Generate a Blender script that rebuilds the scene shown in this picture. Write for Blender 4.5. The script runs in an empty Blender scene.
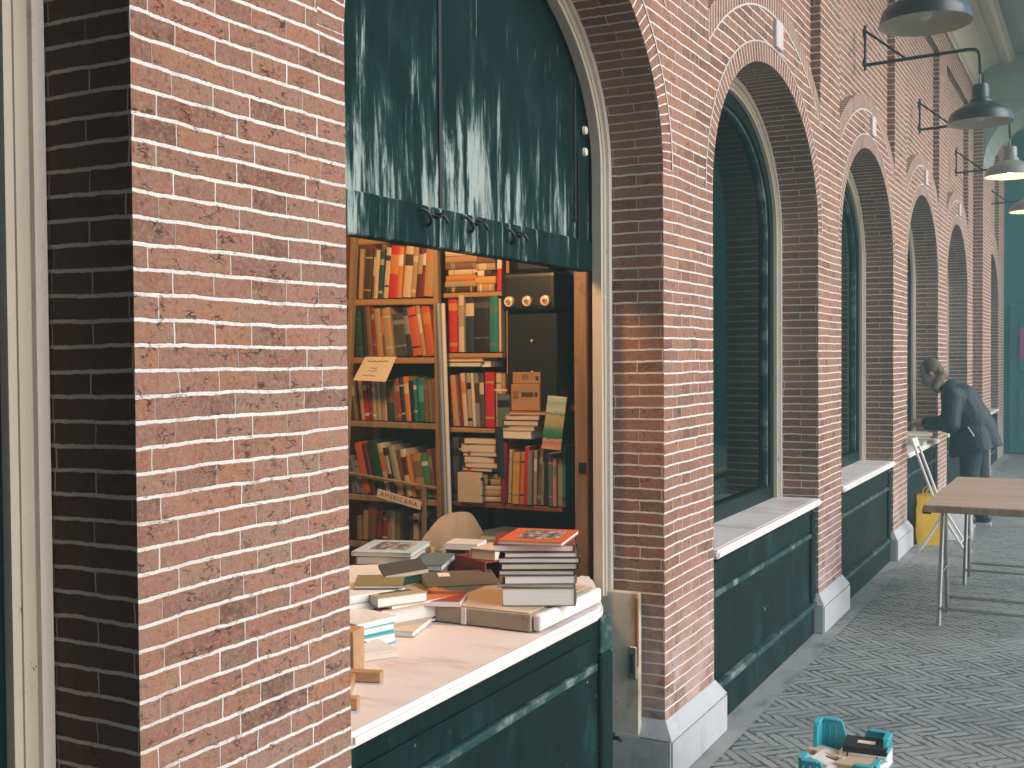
import bpy, bmesh, math, random
from mathutils import Vector, Matrix
random.seed(7)
R = math.radians
PI = math.pi
scene = bpy.context.scene
col = scene.collection

# ------------------------------------------------------------------ materials
class NT:
    """small helper that writes shader nodes"""
    def __init__(s, name):
        s.m = bpy.data.materials.new(name); s.m.use_nodes = True
        s.t = s.m.node_tree; s.n = s.t.nodes; s.l = s.t.links
        s.b = s.n['Principled BSDF']; s.out = s.n['Material Output']
    def put(s, sock, v):
        if v is None: return
        if hasattr(v, 'is_output'): s.l.new(v, sock)
        else: sock.default_value = v
    def math(s, op, a, b=None, c=None, clamp=False):
        n = s.n.new('ShaderNodeMath'); n.operation = op; n.use_clamp = clamp
        for i, v in enumerate((a, b, c)): s.put(n.inputs[i], v)
        return n.outputs[0]
    def vmath(s, op, a, b=None):
        n = s.n.new('ShaderNodeVectorMath'); n.operation = op
        s.put(n.inputs[0], a); s.put(n.inputs[1], b)
        return n.outputs[0]
    def coord(s, which='Object'): return s.n.new('ShaderNodeTexCoord').outputs[which]
    def geo(s): return s.n.new('ShaderNodeNewGeometry').outputs['Position']
    def sep(s, v):
        n = s.n.new('ShaderNodeSeparateXYZ'); s.l.new(v, n.inputs[0]); return n.outputs
    def comb(s, x=0., y=0., z=0.):
        n = s.n.new('ShaderNodeCombineXYZ')
        for i, v in enumerate((x, y, z)): s.put(n.inputs[i], v)
        return n.outputs[0]
    def scale(s, v, sc):
        n = s.n.new('ShaderNodeMapping'); s.l.new(v, n.inputs[0]); n.inputs['Scale'].default_value = sc
        return n.outputs[0]
    def noise(s, v, sc, det=3., rough=.55, dist=0., color=False):
        n = s.n.new('ShaderNodeTexNoise'); s.put(n.inputs['Vector'], v)
        n.inputs['Scale'].default_value = sc; n.inputs['Detail'].default_value = det
        n.inputs['Roughness'].default_value = rough; n.inputs['Distortion'].default_value = dist
        return n.outputs['Color' if color else 'Fac']
    def white(s, v):
        n = s.n.new('ShaderNodeTexWhiteNoise'); n.noise_dimensions = '3D'; s.l.new(v, n.inputs[0]); return n.outputs['Value']
    def ramp(s, f, stops, mode='LINEAR'):
        n = s.n.new('ShaderNodeValToRGB'); s.put(n.inputs[0], f); cr = n.color_ramp; cr.interpolation = mode
        while len(cr.elements) < len(stops): cr.elements.new(1.)
        for e, (p, c) in zip(cr.elements, stops):
            e.position = p; e.color = (*c, 1) if len(c) == 3 else c
        return n.outputs[0]
    def step(s, v, lo, hi, a=0., b=1.):
        n = s.n.new('ShaderNodeMapRange'); n.interpolation_type = 'SMOOTHSTEP'
        s.put(n.inputs[0], v); s.put(n.inputs[1], lo); s.put(n.inputs[2], hi); s.put(n.inputs[3], a); s.put(n.inputs[4], b)
        return n.outputs[0]
    def mix(s, f, a, b, mode='MIX'):
        n = s.n.new('ShaderNodeMix'); n.data_type = 'RGBA'; n.blend_type = mode
        s.put(n.inputs[0], f)
        for i, v in ((6, a), (7, b)):
            if isinstance(v, tuple) and len(v) == 3: v = (*v, 1)
            s.put(n.inputs[i], v)
        return n.outputs[2]
    def bump(s, h, strength=.5, dist=.01):
        n = s.n.new('ShaderNodeBump'); n.inputs['Strength'].default_value = strength
        n.inputs['Distance'].default_value = dist; s.l.new(h, n.inputs['Height'])
        s.l.new(n.outputs[0], s.b.inputs['Normal'])
    def fin(s, c, rough=.7, metal=0., spec=None):
        if isinstance(c, tuple) and len(c) == 3: c = (*c, 1)
        s.put(s.b.inputs['Base Color'], c); s.put(s.b.inputs['Roughness'], rough); s.put(s.b.inputs['Metallic'], metal)
        if spec is not None: s.put(s.b.inputs['Specular IOR Level'], spec)
        return s.m

COURSE = .044
def brick_mat(name, half=True, grime=True, shade=0.):
    t = NT(name)
    uv = t.coord('UV'); pos = t.geo()
    wob = t.noise(uv, 22., 2., .5, 0., True)
    wob2 = t.noise(uv, 3.2, 2., .5, 0., True)
    d = t.vmath('SUBTRACT', wob, (.5, .5, .5)); d2 = t.vmath('SUBTRACT', wob2, (.5, .5, .5))
    def sc(v, f):
        n = t.n.new('ShaderNodeVectorMath'); n.operation = 'SCALE'; t.l.new(v, n.inputs[0]); n.inputs['Scale'].default_value = f; return n.outputs[0]
    uvd = t.vmath('ADD', t.vmath('ADD', uv, sc(d, .0062)), sc(d2, .014))
    x, y, _ = t.sep(uvd)
    yr = t.math('DIVIDE', y, COURSE); row = t.math('FLOOR', yr)
    fv = t.math('MULTIPLY', t.math('SUBTRACT', yr, row), COURSE)
    par = t.math('FLOORED_MODULO', row, 2.)
    w = t.math('MULTIPLY_ADD', par, .104, .104)
    rj = t.white(t.comb(row, 3.1, 0.))
    sh = t.math('MULTIPLY_ADD', t.math('SUBTRACT', 1., par), .5 if half else 0., t.math('MULTIPLY', t.math('SUBTRACT', rj, .5), .16))
    xr = t.math('ADD', t.math('DIVIDE', x, w), sh)
    c = t.math('FLOOR', xr)
    fu = t.math('MULTIPLY', t.math('SUBTRACT', xr, c), w)
    bed = t.math('MINIMUM', fv, t.math('SUBTRACT', COURSE, fv))
    vert = t.math('MINIMUM', fu, t.math('SUBTRACT', w, fu))
    idv = t.comb(c, row, par)
    r1 = t.white(idv); r2 = t.white(t.vmath('ADD', idv, (17.3, 5.1, 2.2))); r3 = t.white(t.vmath('ADD', idv, (3.7, 51.1, 8.2)))
    mb = t.step(t.math('ADD', bed, t.math('MULTIPLY', t.math('SUBTRACT', t.noise(uvd, 120., 3., .6), .5), .004)), .0026, .0046)
    mv = t.step(vert, t.math('MULTIPLY_ADD', r2, .0016, -.0006), t.math('MULTIPLY_ADD', r2, .0022, .0012))
    brick = t.math('MULTIPLY', mb, mv)
    bc = t.ramp(r1, [(0., (.13, .07, .055)), (.14, (.25, .12, .085)), (.30, (.36, .20, .14)), (.45, (.27, .145, .11)), (.58, (.40, .19, .11)),
                     (.72, (.31, .21, .155)), (.86, (.37, .17, .115)), (.95, (.20, .13, .11)), (1., (.42, .24, .15))])
    fine = t.noise(uvd, 95., 5., .7)
    big = t.noise(uvd, 16., 4., .65)
    bc = t.mix(t.math('MULTIPLY', t.step(big, .40, .66), .55), bc, (.30, .21, .155))
    bc = t.mix(t.math('MULTIPLY', t.step(t.noise(t.vmath('ADD', uvd, (4.2, 1.7, 0.)), 21., 4., .65), .48, .70), .5), bc, (.36, .145, .075))
    bc = t.mix(t.math('MULTIPLY', t.step(fine, .45, .66), .6), bc, (.44, .29, .215))
    bc = t.mix(t.math('MULTIPLY', t.step(t.noise(uvd, 62., 5., .75), .53, .64), .62), bc, (.12, .062, .048))
    bc = t.mix(t.math('MULTIPLY', t.step(t.noise(uvd, 140., 4., .7), .60, .68), .75), bc, (.05, .03, .025))
    # creases of hand-made bricks
    cs = t.vmath('ADD', t.scale(uvd, (30., 78., 1.)), t.comb(t.math('MULTIPLY', r1, 9.), t.math('MULTIPLY', r2, 7.), 0.))
    cr = t.n.new('ShaderNodeTexVoronoi'); cr.feature = 'DISTANCE_TO_EDGE'; cr.inputs['Scale'].default_value = 1.
    rot = t.vmath('ADD', cs, t.vmath('MULTIPLY', t.noise(cs, 1.3, 3., .6, 0., True), (1.7, 1.7, 0.)))
    t.l.new(rot, cr.inputs['Vector'])
    crk = t.math('MULTIPLY', t.step(cr.outputs[0], .0, .05, 1., 0.), t.step(t.noise(t.vmath('ADD', uvd, (8.1, 3.3, 0.)), 27., 3.), .54, .64))
    crk = t.math('MULTIPLY', crk, t.step(r3, .15, .6))
    bc = t.mix(t.math('MULTIPLY', crk, .62), bc, (.075, .04, .032))
    mc = t.mix(t.noise(uvd, 26., 4., .7), (.66, .60, .56), (.90, .86, .83))
    mc = t.mix(t.math('MULTIPLY', t.step(t.noise(uvd, 8., 4., .6), .6, .74), .6), mc, (.36, .29, .24))
    mc = t.mix(t.math('MULTIPLY', t.step(t.noise(uvd, 70., 4., .7), .56, .68), .55), mc, (.40, .34, .29))
    if shade:  # shade of the reveals mixed into the brick colour, along with dirty mortar
        mc = t.mix(shade*.8, mc, (.26, .22, .16)); bc = t.mix(shade, bc, (.048, .034, .029))
    bc = t.mix(1., bc, (.86, .80, .78), 'MULTIPLY')
    colr = t.mix(brick, mc, bc)
    if grime:
        p = t.sep(pos)
        low = t.step(t.math('ADD', p[2], t.math('MULTIPLY', t.noise(pos, 3., 4.), .7)), .55, 1.3, 1., 0.)
        bloom = t.math('MULTIPLY', low, t.step(t.noise(pos, 6., 5., .65), .36, .62))
        colr = t.mix(t.math('MULTIPLY', bloom, .5), colr, (.66, .56, .55))
        colr = t.mix(t.math('MULTIPLY', t.step(t.noise(pos, 1.1, 4., .6), .45, .75), .3), colr, (.46, .27, .20))
    h = t.math('MULTIPLY_ADD', t.math('SUBTRACT', 1., brick), -.25, t.math('MULTIPLY', fine, .34))
    h = t.math('SUBTRACT', h, t.math('MULTIPLY', crk, .6))
    h = t.math('ADD', h, t.math('MULTIPLY', t.math('SUBTRACT', r2, .5), .35))
    t.bump(h, 1., .009)
    return t.fin(colr, .88, 0., .25)

def paint_mat(name, c, worn=None, amount=.3, rough=.45, sc=(14, 14, 1.6), chip=None):
    t = NT(name); p = t.geo()
    n1 = t.noise(p, 5., 4., .6); base = t.mix(t.math('MULTIPLY', n1, .35), c, tuple(x*.62 for x in c))
    fineh = t.noise(t.scale(p, (90, 90, 9)), 1., 4., .6)
    if worn:
        st = t.noise(t.scale(p, sc), 1., 5., .68)
        base = t.mix(t.step(st, 1-amount-.12, 1-amount+.12), base, worn)
    base = t.mix(t.step(t.noise(p, 26., 6., .78), .58, .70, 0., .38), base, tuple(x*.45+.012 for x in c))
    base = t.mix(t.step(t.noise(t.scale(p, (7, 7, 60)), 1., 4., .7), .66, .72, 0., .35), base, tuple(min(.8, x*1.5+.05) for x in c))
    if chip:
        base = t.mix(t.step(t.noise(p, 17., 6., .75), .66, .69), base, chip)
    t.bump(t.math('ADD', fineh, t.math('MULTIPLY', n1, .5)), .25, .003)
    return t.fin(base, rough, 0., .12)

def shutter_mat():
    t = NT('old green shutter paint'); p = t.geo(); x, y, z = t.sep(p)
    st = t.noise(t.scale(p, (1, 11, 1.5)), 1., 9., .72, .5)
    st2 = t.noise(t.scale(p, (1, 40, 1.6)), 1., 5., .7)
    zone = t.math('ADD', t.step(z, 2.0, 2.8, .125, -.06), t.step(z, 2.03, 2.04, -.055, 0.))
    yz = t.step(y, 3.0, 3.9, .03, -.05)
    v = t.math('ADD', t.math('ADD', t.math('MULTIPLY_ADD', st2, .3, t.math('MULTIPLY', st, .7)), zone), yz)
    base = t.mix(t.noise(p, 7., 5., .65), (.001, .009, .009), (.003, .021, .020))
    c = t.mix(t.step(v, .55, .66, 0., .5), base, (.035, .085, .078))
    c = t.mix(t.step(v, .61, .69, 0., .85), c, (.34, .41, .39))
    c = t.mix(t.step(t.noise(p, 34., 6., .75), .67, .72, 0., .5), c, (.30, .40, .37))
    seam = t.math('FRACT', t.math('DIVIDE', t.math('ADD', y, .03), .19))
    sm = t.step(t.math('ABSOLUTE', t.math('SUBTRACT', seam, .5)), .0, .012, 1., 0.)
    c = t.mix(t.math('MULTIPLY', sm, .0), c, (.006, .03, .028))
    c = t.mix(t.step(t.noise(t.scale(p, (1, 70, 3.2)), 1., 3., .6), .68, .74, 0., .6), c, (.26, .36, .34))
    c = t.mix(t.step(t.noise(t.scale(p, (1, 6, 3.)), 1.3, 5., .7), .5, .75, 0., .4), c, (.025, .06, .055))
    h = t.math('MULTIPLY_ADD', st2, .6, t.math('MULTIPLY', st, .5))
    t.bump(h, .10, .002)
    return t.fin(c, t.step(v, .5, .7, .55, .85), 0., .06)

def wood_mat(name, a, b, axis=1, rough=.55, sc=1., spots=None):
    t = NT(name); p = t.geo()
    s = [26., 26., 26.]; s[axis] = 1.7
    n = t.noise(t.scale(p, tuple(v*sc for v in s)), 1., 5., .6, .6)
    n2 = t.noise(p, 6., 3.)
    c = t.mix(t.step(n, .32, .68), a, b)
    c = t.mix(t.math('MULTIPLY', n2, .45), c, tuple(x*.6 for x in a))
    if spots: c = t.mix(t.step(t.noise(p, 15., 6., .7), .6, .66, 0., .8), c, spots)
    t.bump(n, .2, .002)
    return t.fin(c, rough)

def plain(name, c, rough=.6, metal=0., var=.25, sc=14., spec=None):
    t = NT(name); p = t.geo()
    n = t.noise(p, sc, 4., .65)
    cc = t.mix(t.math('MULTIPLY', n, var*2), c, tuple(x*.55 for x in c))
    return t.fin(cc, rough, metal, spec)

def floor_mat():
    t = NT('herringbone clinker paving'); p = t.geo(); x, y, z = t.sep(p)
    wob = t.vmath('SUBTRACT', t.noise(p, 9., 3., .6, 0., True), (.5, .5, .5))
    wx, wy, _ = t.sep(wob)
    W = .046; k = 4.
    ca = math.cos(PI/4)/W
    a = t.math('ADD', t.math('MULTIPLY', t.math('SUBTRACT', x, y), ca), t.math('MULTIPLY', wx, .62))
    b = t.math('ADD', t.math('MULTIPLY', t.math('ADD', x, y), ca), t.math('MULTIPLY', wy, .62))
    i = t.math('FLOOR', a); j = t.math('FLOOR', b)
    fx = t.math('SUBTRACT', a, i); fy = t.math('SUBTRACT', b, j)
    m = t.math('FLOORED_MODULO', t.math('SUBTRACT', i, j), 2*k)
    isv = t.math('GREATER_THAN', m, k-.5)
    ish = t.math('SUBTRACT', 1., isv)
    off = t.math('SUBTRACT', 2*k-1, m)
    uH = t.math('ADD', m, fx); uV = t.math('ADD', off, fy)
    def sel(h, v): return t.math('ADD', t.math('MULTIPLY', h, ish), t.math('MULTIPLY', v, isv))
    u = sel(uH, uV); v = sel(fy, fx)
    eu = t.math('MINIMUM', u, t.math('SUBTRACT', k, u)); ev = t.math('MINIMUM', v, t.math('SUBTRACT', 1., v))
    idc = t.comb(sel(t.math('SUBTRACT', i, m), i), sel(j, t.math('SUBTRACT', j, off)), isv)
    r1 = t.white(idc); r2 = t.white(t.vmath('ADD', idc, (9.1, 2.2, 4.4)))
    gap = t.math('MULTIPLY_ADD', t.step(t.noise(p, 7., 4., .7), .35, .7), .16, t.math('MULTIPLY_ADD', r2, .08, .0))
    e = t.math('MINIMUM', eu, ev)
    brick = t.step(e, gap, t.math('ADD', gap, .09))
    c = t.ramp(r1, [(0., (.20, .22, .20)), (.3, (.25, .27, .245)), (.6, (.275, .29, .265)), (.85, (.31, .305, .275)), (1., (.225, .23, .21))])
    c = t.mix(t.math('MULTIPLY', t.noise(p, 60., 5., .7), .55), c, (.36, .39, .37))
    c = t.mix(t.step(t.noise(p, 2.2, 5., .6), .48, .75, 0., .4), c, (.42, .44, .42))
    dirt = t.step(t.noise(p, 13., 5., .75), .44, .54)
    j_c = t.mix(dirt, (.225, .245, .23), (.075, .092, .086))
    colr = t.mix(brick, j_c, c)
    st1 = t.noise(t.vmath('ADD', p, (3.3, 9.1, 0.)), 1.3, 6., .68)
    colr = t.mix(t.step(st1, .52, .66, 0., .42), colr, (.12, .13, .12))
    colr = t.mix(t.step(t.noise(t.vmath('ADD', p, (13.3, 1.1, 0.)), .8, 5., .6), .5, .68, 0., .5), colr, (.36, .375, .35))
    colr = t.mix(t.step(t.noise(p, 34., 6., .8), .62, .70, 0., .5), colr, (.07, .075, .068))
    h = t.math('ADD', t.math('MULTIPLY', brick, .7), t.math('ADD', t.math('MULTIPLY', r2, .4), t.math('MULTIPLY', t.noise(p, 45., 4.), .4)))
    t.bump(h, .8, .008)
    return t.fin(colr, t.step(r1, 0., 1., .5, .75), 0., .35)

def glass_mat():
    t = NT('dark shop window glass')
    g = t.n.new('ShaderNodeBsdfGlossy'); g.inputs['Roughness'].default_value = .06
    tr = t.n.new('ShaderNodeBsdfTransparent'); tr.inputs[0].default_value = (.32, .62, .56, 1); g.inputs[0].default_value = (.6, .95, .88, 1)
    fr = t.n.new('ShaderNodeFresnel'); fr.inputs[0].default_value = 1.5
    n = t.n.new('ShaderNodeBump'); n.inputs['Strength'].default_value = .06; n.inputs['Distance'].default_value = .01
    t.l.new(t.noise(t.geo(), 3., 2.), n.inputs['Height'])
    t.l.new(n.outputs[0], g.inputs['Normal'])
    mx = t.n.new('ShaderNodeMixShader'); t.l.new(fr.outputs[0], mx.inputs[0]); t.l.new(tr.outputs[0], mx.inputs[1]); t.l.new(g.outputs[0], mx.inputs[2])
    t.l.new(mx.outputs[0], t.out.inputs[0]); t.n.remove(t.b)
    return t.m

def emit_mat(name, c, s):
    t = NT(name); t.put(t.b.inputs['Emission Color'], (*c, 1)); t.put(t.b.inputs['Emission Strength'], s)
    return t.fin((.9, .9, .85), .4)

def quilt_mat():
    t = NT('dark teal quilted jacket cloth'); p = t.coord('Object'); x, y, z = t.sep(p)
    a = t.math('FRACT', t.math('MULTIPLY', t.math('ADD', t.math('ADD', x, t.math('MULTIPLY', y, .7)), z), 17.))
    b = t.math('FRACT', t.math('MULTIPLY', t.math('SUBTRACT', t.math('ADD', x, t.math('MULTIPLY', y, .7)), z), 17.))
    f = lambda v: t.math('ABSOLUTE', t.math('SUBTRACT', v, .5))
    e = t.math('MINIMUM', t.math('SUBTRACT', .5, f(a)), t.math('SUBTRACT', .5, f(b)))
    h = t.step(e, 0., .28)
    t.bump(h, .18, .010)
    c = t.mix(h, (.006, .022, .025), (.010, .036, .040))
    return t.fin(c, .6, 0., .4)

def page_mat():
    t = NT('paper page edges'); p = t.coord('Object')
    n = t.noise(t.scale(p, (900, 6, 6)), 1., 2.)
    c = t.mix(n, (.52, .44, .34), (.78, .71, .60))
    c = t.mix(t.math('MULTIPLY', t.noise(p, 30., 3.), .3), c, (.55, .42, .28))
    return t.fin(c, .85)
def page_white_mat():
    t = NT('white page edges'); p = t.coord('Object')
    n = t.noise(t.scale(p, (900, 6, 6)), 1., 2.)
    return t.fin(t.mix(n, (.62, .59, .56), (.86, .84, .81)), .85)

M = {}
M['brick'] = brick_mat('hand made brick with white mortar')
M['brick_reveal'] = brick_mat('brick of the window reveals', False, True, .22)  # a little of the reveal shade is put into this colour
M['brick_shaded'] = brick_mat('brick of the nearest reveal with painted shade', False, False, .86)  # darker copy of the reveal brick, its shade painted into the colour
M['brick_ring'] = brick_mat('brick of the arch rings', True, False)
M['cream'] = paint_mat('weathered cream paint', (.58, .52, .43), (.36, .30, .23), .26, .5, (9, 9, 2.5), (.20, .15, .11))
M['cream_bead'] = paint_mat('pale cream bead', (.74, .68, .60), None, 0, .45)
M['cream_leaf'] = paint_mat('chipped cream shutter leaf', (.66, .60, .50), (.40, .31, .22), .42, .65, (9, 9, 5), (.08, .06, .045))
M['white_sill'] = paint_mat('dirty white sill paint', (.76, .68, .64), (.52, .43, .37), .40, .42, (2.2, 7, 3), (.36, .27, .21))
M['white_edge'] = paint_mat('white sill edge paint', (.80, .76, .73), (.52, .45, .40), .26, .42, (9, 3, 9), (.30, .23, .18))
M['board_side'] = paint_mat('flaked beige board edge', (.40, .33, .25), (.20, .15, .11), .36, .6, (20, 4, 20), (.06, .045, .03))
M['board_top'] = paint_mat('rubbed beige board top', (.60, .47, .36), (.43, .29, .19), .36, .5, (4, 7, 3), (.34, .22, .14))
M['shutter'] = shutter_mat()
M['green'] = paint_mat('dark green panel paint', (.0012, .013, .0125), (.009, .036, .034), .42, .5, (9, 5, 2.2), (.20, .26, .24))
M['green_mould'] = paint_mat('worn green moulding', (.02, .06, .055), (.20, .25, .235), .42, .4, (9, 7, 9))
M['green_dark'] = paint_mat('dark green sash paint', (.003, .017, .0165), (.02, .055, .05), .25, .4, (12, 12, 2))
M['end_door'] = paint_mat('dark teal end doors', (.035, .20, .205), (.05, .24, .24), .35, .5, (3, 3, 1))
M['stone'] = paint_mat('grey painted plinth stone', (.48, .49, .50), (.30, .31, .30), .36, .75, (4, 4, 2.5), (.16, .17, .15))
M['kerb'] = paint_mat('pale kerb stone strip', (.34, .345, .325), (.17, .18, .165), .40, .8, (5, 2.5, 5), (.09, .10, .09))
M['keystone'] = plain('pale lime keystone', (.66, .60, .56), .8, 0, .25, 30.)
M['floor'] = floor_mat()
M['plaster'] = plain('cream cornice plaster', (.60, .58, .50), .8, 0, .2, 2.)
M['ceiling'] = plain('grey green ceiling plaster', (.34, .42, .39), .85, 0, .25, 1.5)
M['glass'] = glass_mat()
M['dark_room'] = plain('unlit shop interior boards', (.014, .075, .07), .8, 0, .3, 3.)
M['black_metal'] = plain('black iron', (.018, .026, .027), .45, .3, .3, 30.)
M['lamp_green'] = plain('dark green enamel', (.022, .042, .038), .33, 0, .35, 9.)
M['lamp_pale'] = plain('pale grey enamel', (.26, .27, .23), .35, 0, .3, 9.)
M['lamp_in'] = plain('cream enamel inside', (.62, .58, .48), .4, 0, .3, 12.)
M['bulb_on'] = emit_mat('lit lamp bulb', (1., .80, .55), 30.)
M['bulb_off'] = plain('milky bulb glass', (.75, .74, .7), .2)
M['bulb_room'] = emit_mat('warm booth bulb', (1., .55, .22), 12.)
M['booth_wood'] = wood_mat('orange brown booth boards', (.30, .10, .035), (.20, .06, .022), 2)
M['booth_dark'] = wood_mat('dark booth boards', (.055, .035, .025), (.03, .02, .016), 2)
M['shelf_wood'] = wood_mat('honey pine shelf', (.50, .29, .13), (.33, .17, .07), 0)
M['rack_wood'] = wood_mat('grey brown rack timber', (.40, .27, .16), (.24, .16, .10), 2, .6)
M['post_wood'] = wood_mat('rubbed pale timber post', (.35, .225, .135), (.19, .11, .06), 2, .6, 1., (.20, .11, .06))
M['table_wood'] = wood_mat('worn table top board', (.70, .49, .35), (.50, .34, .235), 0, .4, .8)
M['counter_wood'] = wood_mat('brown counter board', (.36, .21, .12), (.23, .13, .07), 1, .5)
M['ply'] = wood_mat('pale birch plywood', (.86, .62, .38), (.78, .52, .30), 2, .38, .5)
M['raw_wood'] = wood_mat('raw tan battens', (.50, .29, .15), (.38, .20, .09), 0, .55)
M['steel'] = plain('galvanised steel tube', (.42, .42, .40), .42, .75, .3, 25.)
M['white_metal'] = plain('white painted steel', (.72, .72, .68), .45, 0, .2, 20.)
M['rust'] = plain('rusty orange edge', (.34, .14, .06), .7, 0, .4, 25.)
M['copper'] = plain('orange painted conduit', (.52, .25, .09), .4, 0, .2)
M['porcelain'] = plain('cream porcelain', (.78, .66, .48), .25, 0, .1)
M['bakelite'] = plain('black fuse box metal', (.010, .016, .018), .4, 0, .3)
M['card'] = plain('cream card', (.78, .66, .52), .8, 0, .12)
M['ink'] = plain('dark ink', (.06, .04, .035), .8, 0, 0)
M['ink_brown'] = plain('brown felt pen', (.24, .11, .06), .8, 0, 0)
M['page'] = page_mat(); M['page_white'] = page_white_mat()
M['crate'] = plain('turquoise crate plastic', (.05, .42, .50), .4, 0, .2, 8.)
M['skin'] = plain('skin', (.52, .30, .22), .5, 0, .15, 30.)
M['hair'] = plain('grey brown hair', (.13, .095, .07), .7, 0, .6, 60.)
M['jacket'] = quilt_mat()
M['scarf'] = plain('tan woollen scarf', (.30, .235, .15), .9, 0, .5, 50.)
M['jeans'] = plain('dark blue denim', (.018, .042, .062), .85, 0, .4, 40.)
M['shoe'] = plain('dark shoe leather', (.02, .045, .05), .5)
M['sole'] = plain('white rubber sole', (.62, .62, .58), .6)
M['eye'] = plain('dark eye', (.03, .025, .02), .2)
M['yellow_bag'] = plain('yellow shopping bag', (.78, .47, .03), .45, 0, .3, 18.)
M['white_bag'] = plain('white carrier bag', (.72, .74, .76), .4, 0, .25, 18.)
M['pink'] = plain('flat pink', (.42, .12, .26), .8, 0, .25, 3.)

COL = dict(dark_olive=(.15, .125, .085), tan=(.48, .30, .15), cream=(.66, .54, .38), white=(.74, .71, .67), brown=(.21, .11, .06), dark_brown=(.07, .04, .026),
           red=(.60, .025, .03), dark_red=(.23, .025, .028), maroon=(.11, .018, .022), orange=(.66, .24, .06), yellow=(.66, .38, .07), orange_red=(.62, .12, .035),
           dark_green=(.014, .075, .062), teal=(.02, .22, .20), green=(.05, .30, .13), olive=(.23, .19, .08), grey=(.26, .25, .23),
           dark_grey=(.075, .08, .078), black=(.016, .017, .018), navy=(.018, .04, .065), blue_grey=(.13, .21, .25), turquoise=(.07, .46, .50),
           pink=(.66, .30, .30), slate=(.12, .17, .165), beige=(.40, .33, .22), pale_blue=(.45, .55, .60), brick_red=(.36, .07, .05))
_cm = {}
def cmat(c):
    if c not in _cm:
        t = NT(c.replace('_', ' ') + ' book cloth'); p = t.geo()
        n = t.noise(p, 55., 4., .7); v = COL[c]
        cc = t.mix(t.math('MULTIPLY', n, .6), v, tuple(x*.55 for x in v))
        cc = t.mix(t.step(t.noise(p, 24., 5., .7), .62, .72, 0., .35), cc, tuple(min(1, x*1.3+.05) for x in v))
        _cm[c] = t.fin(cc, .5, 0., .4)
    return _cm[c]

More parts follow.
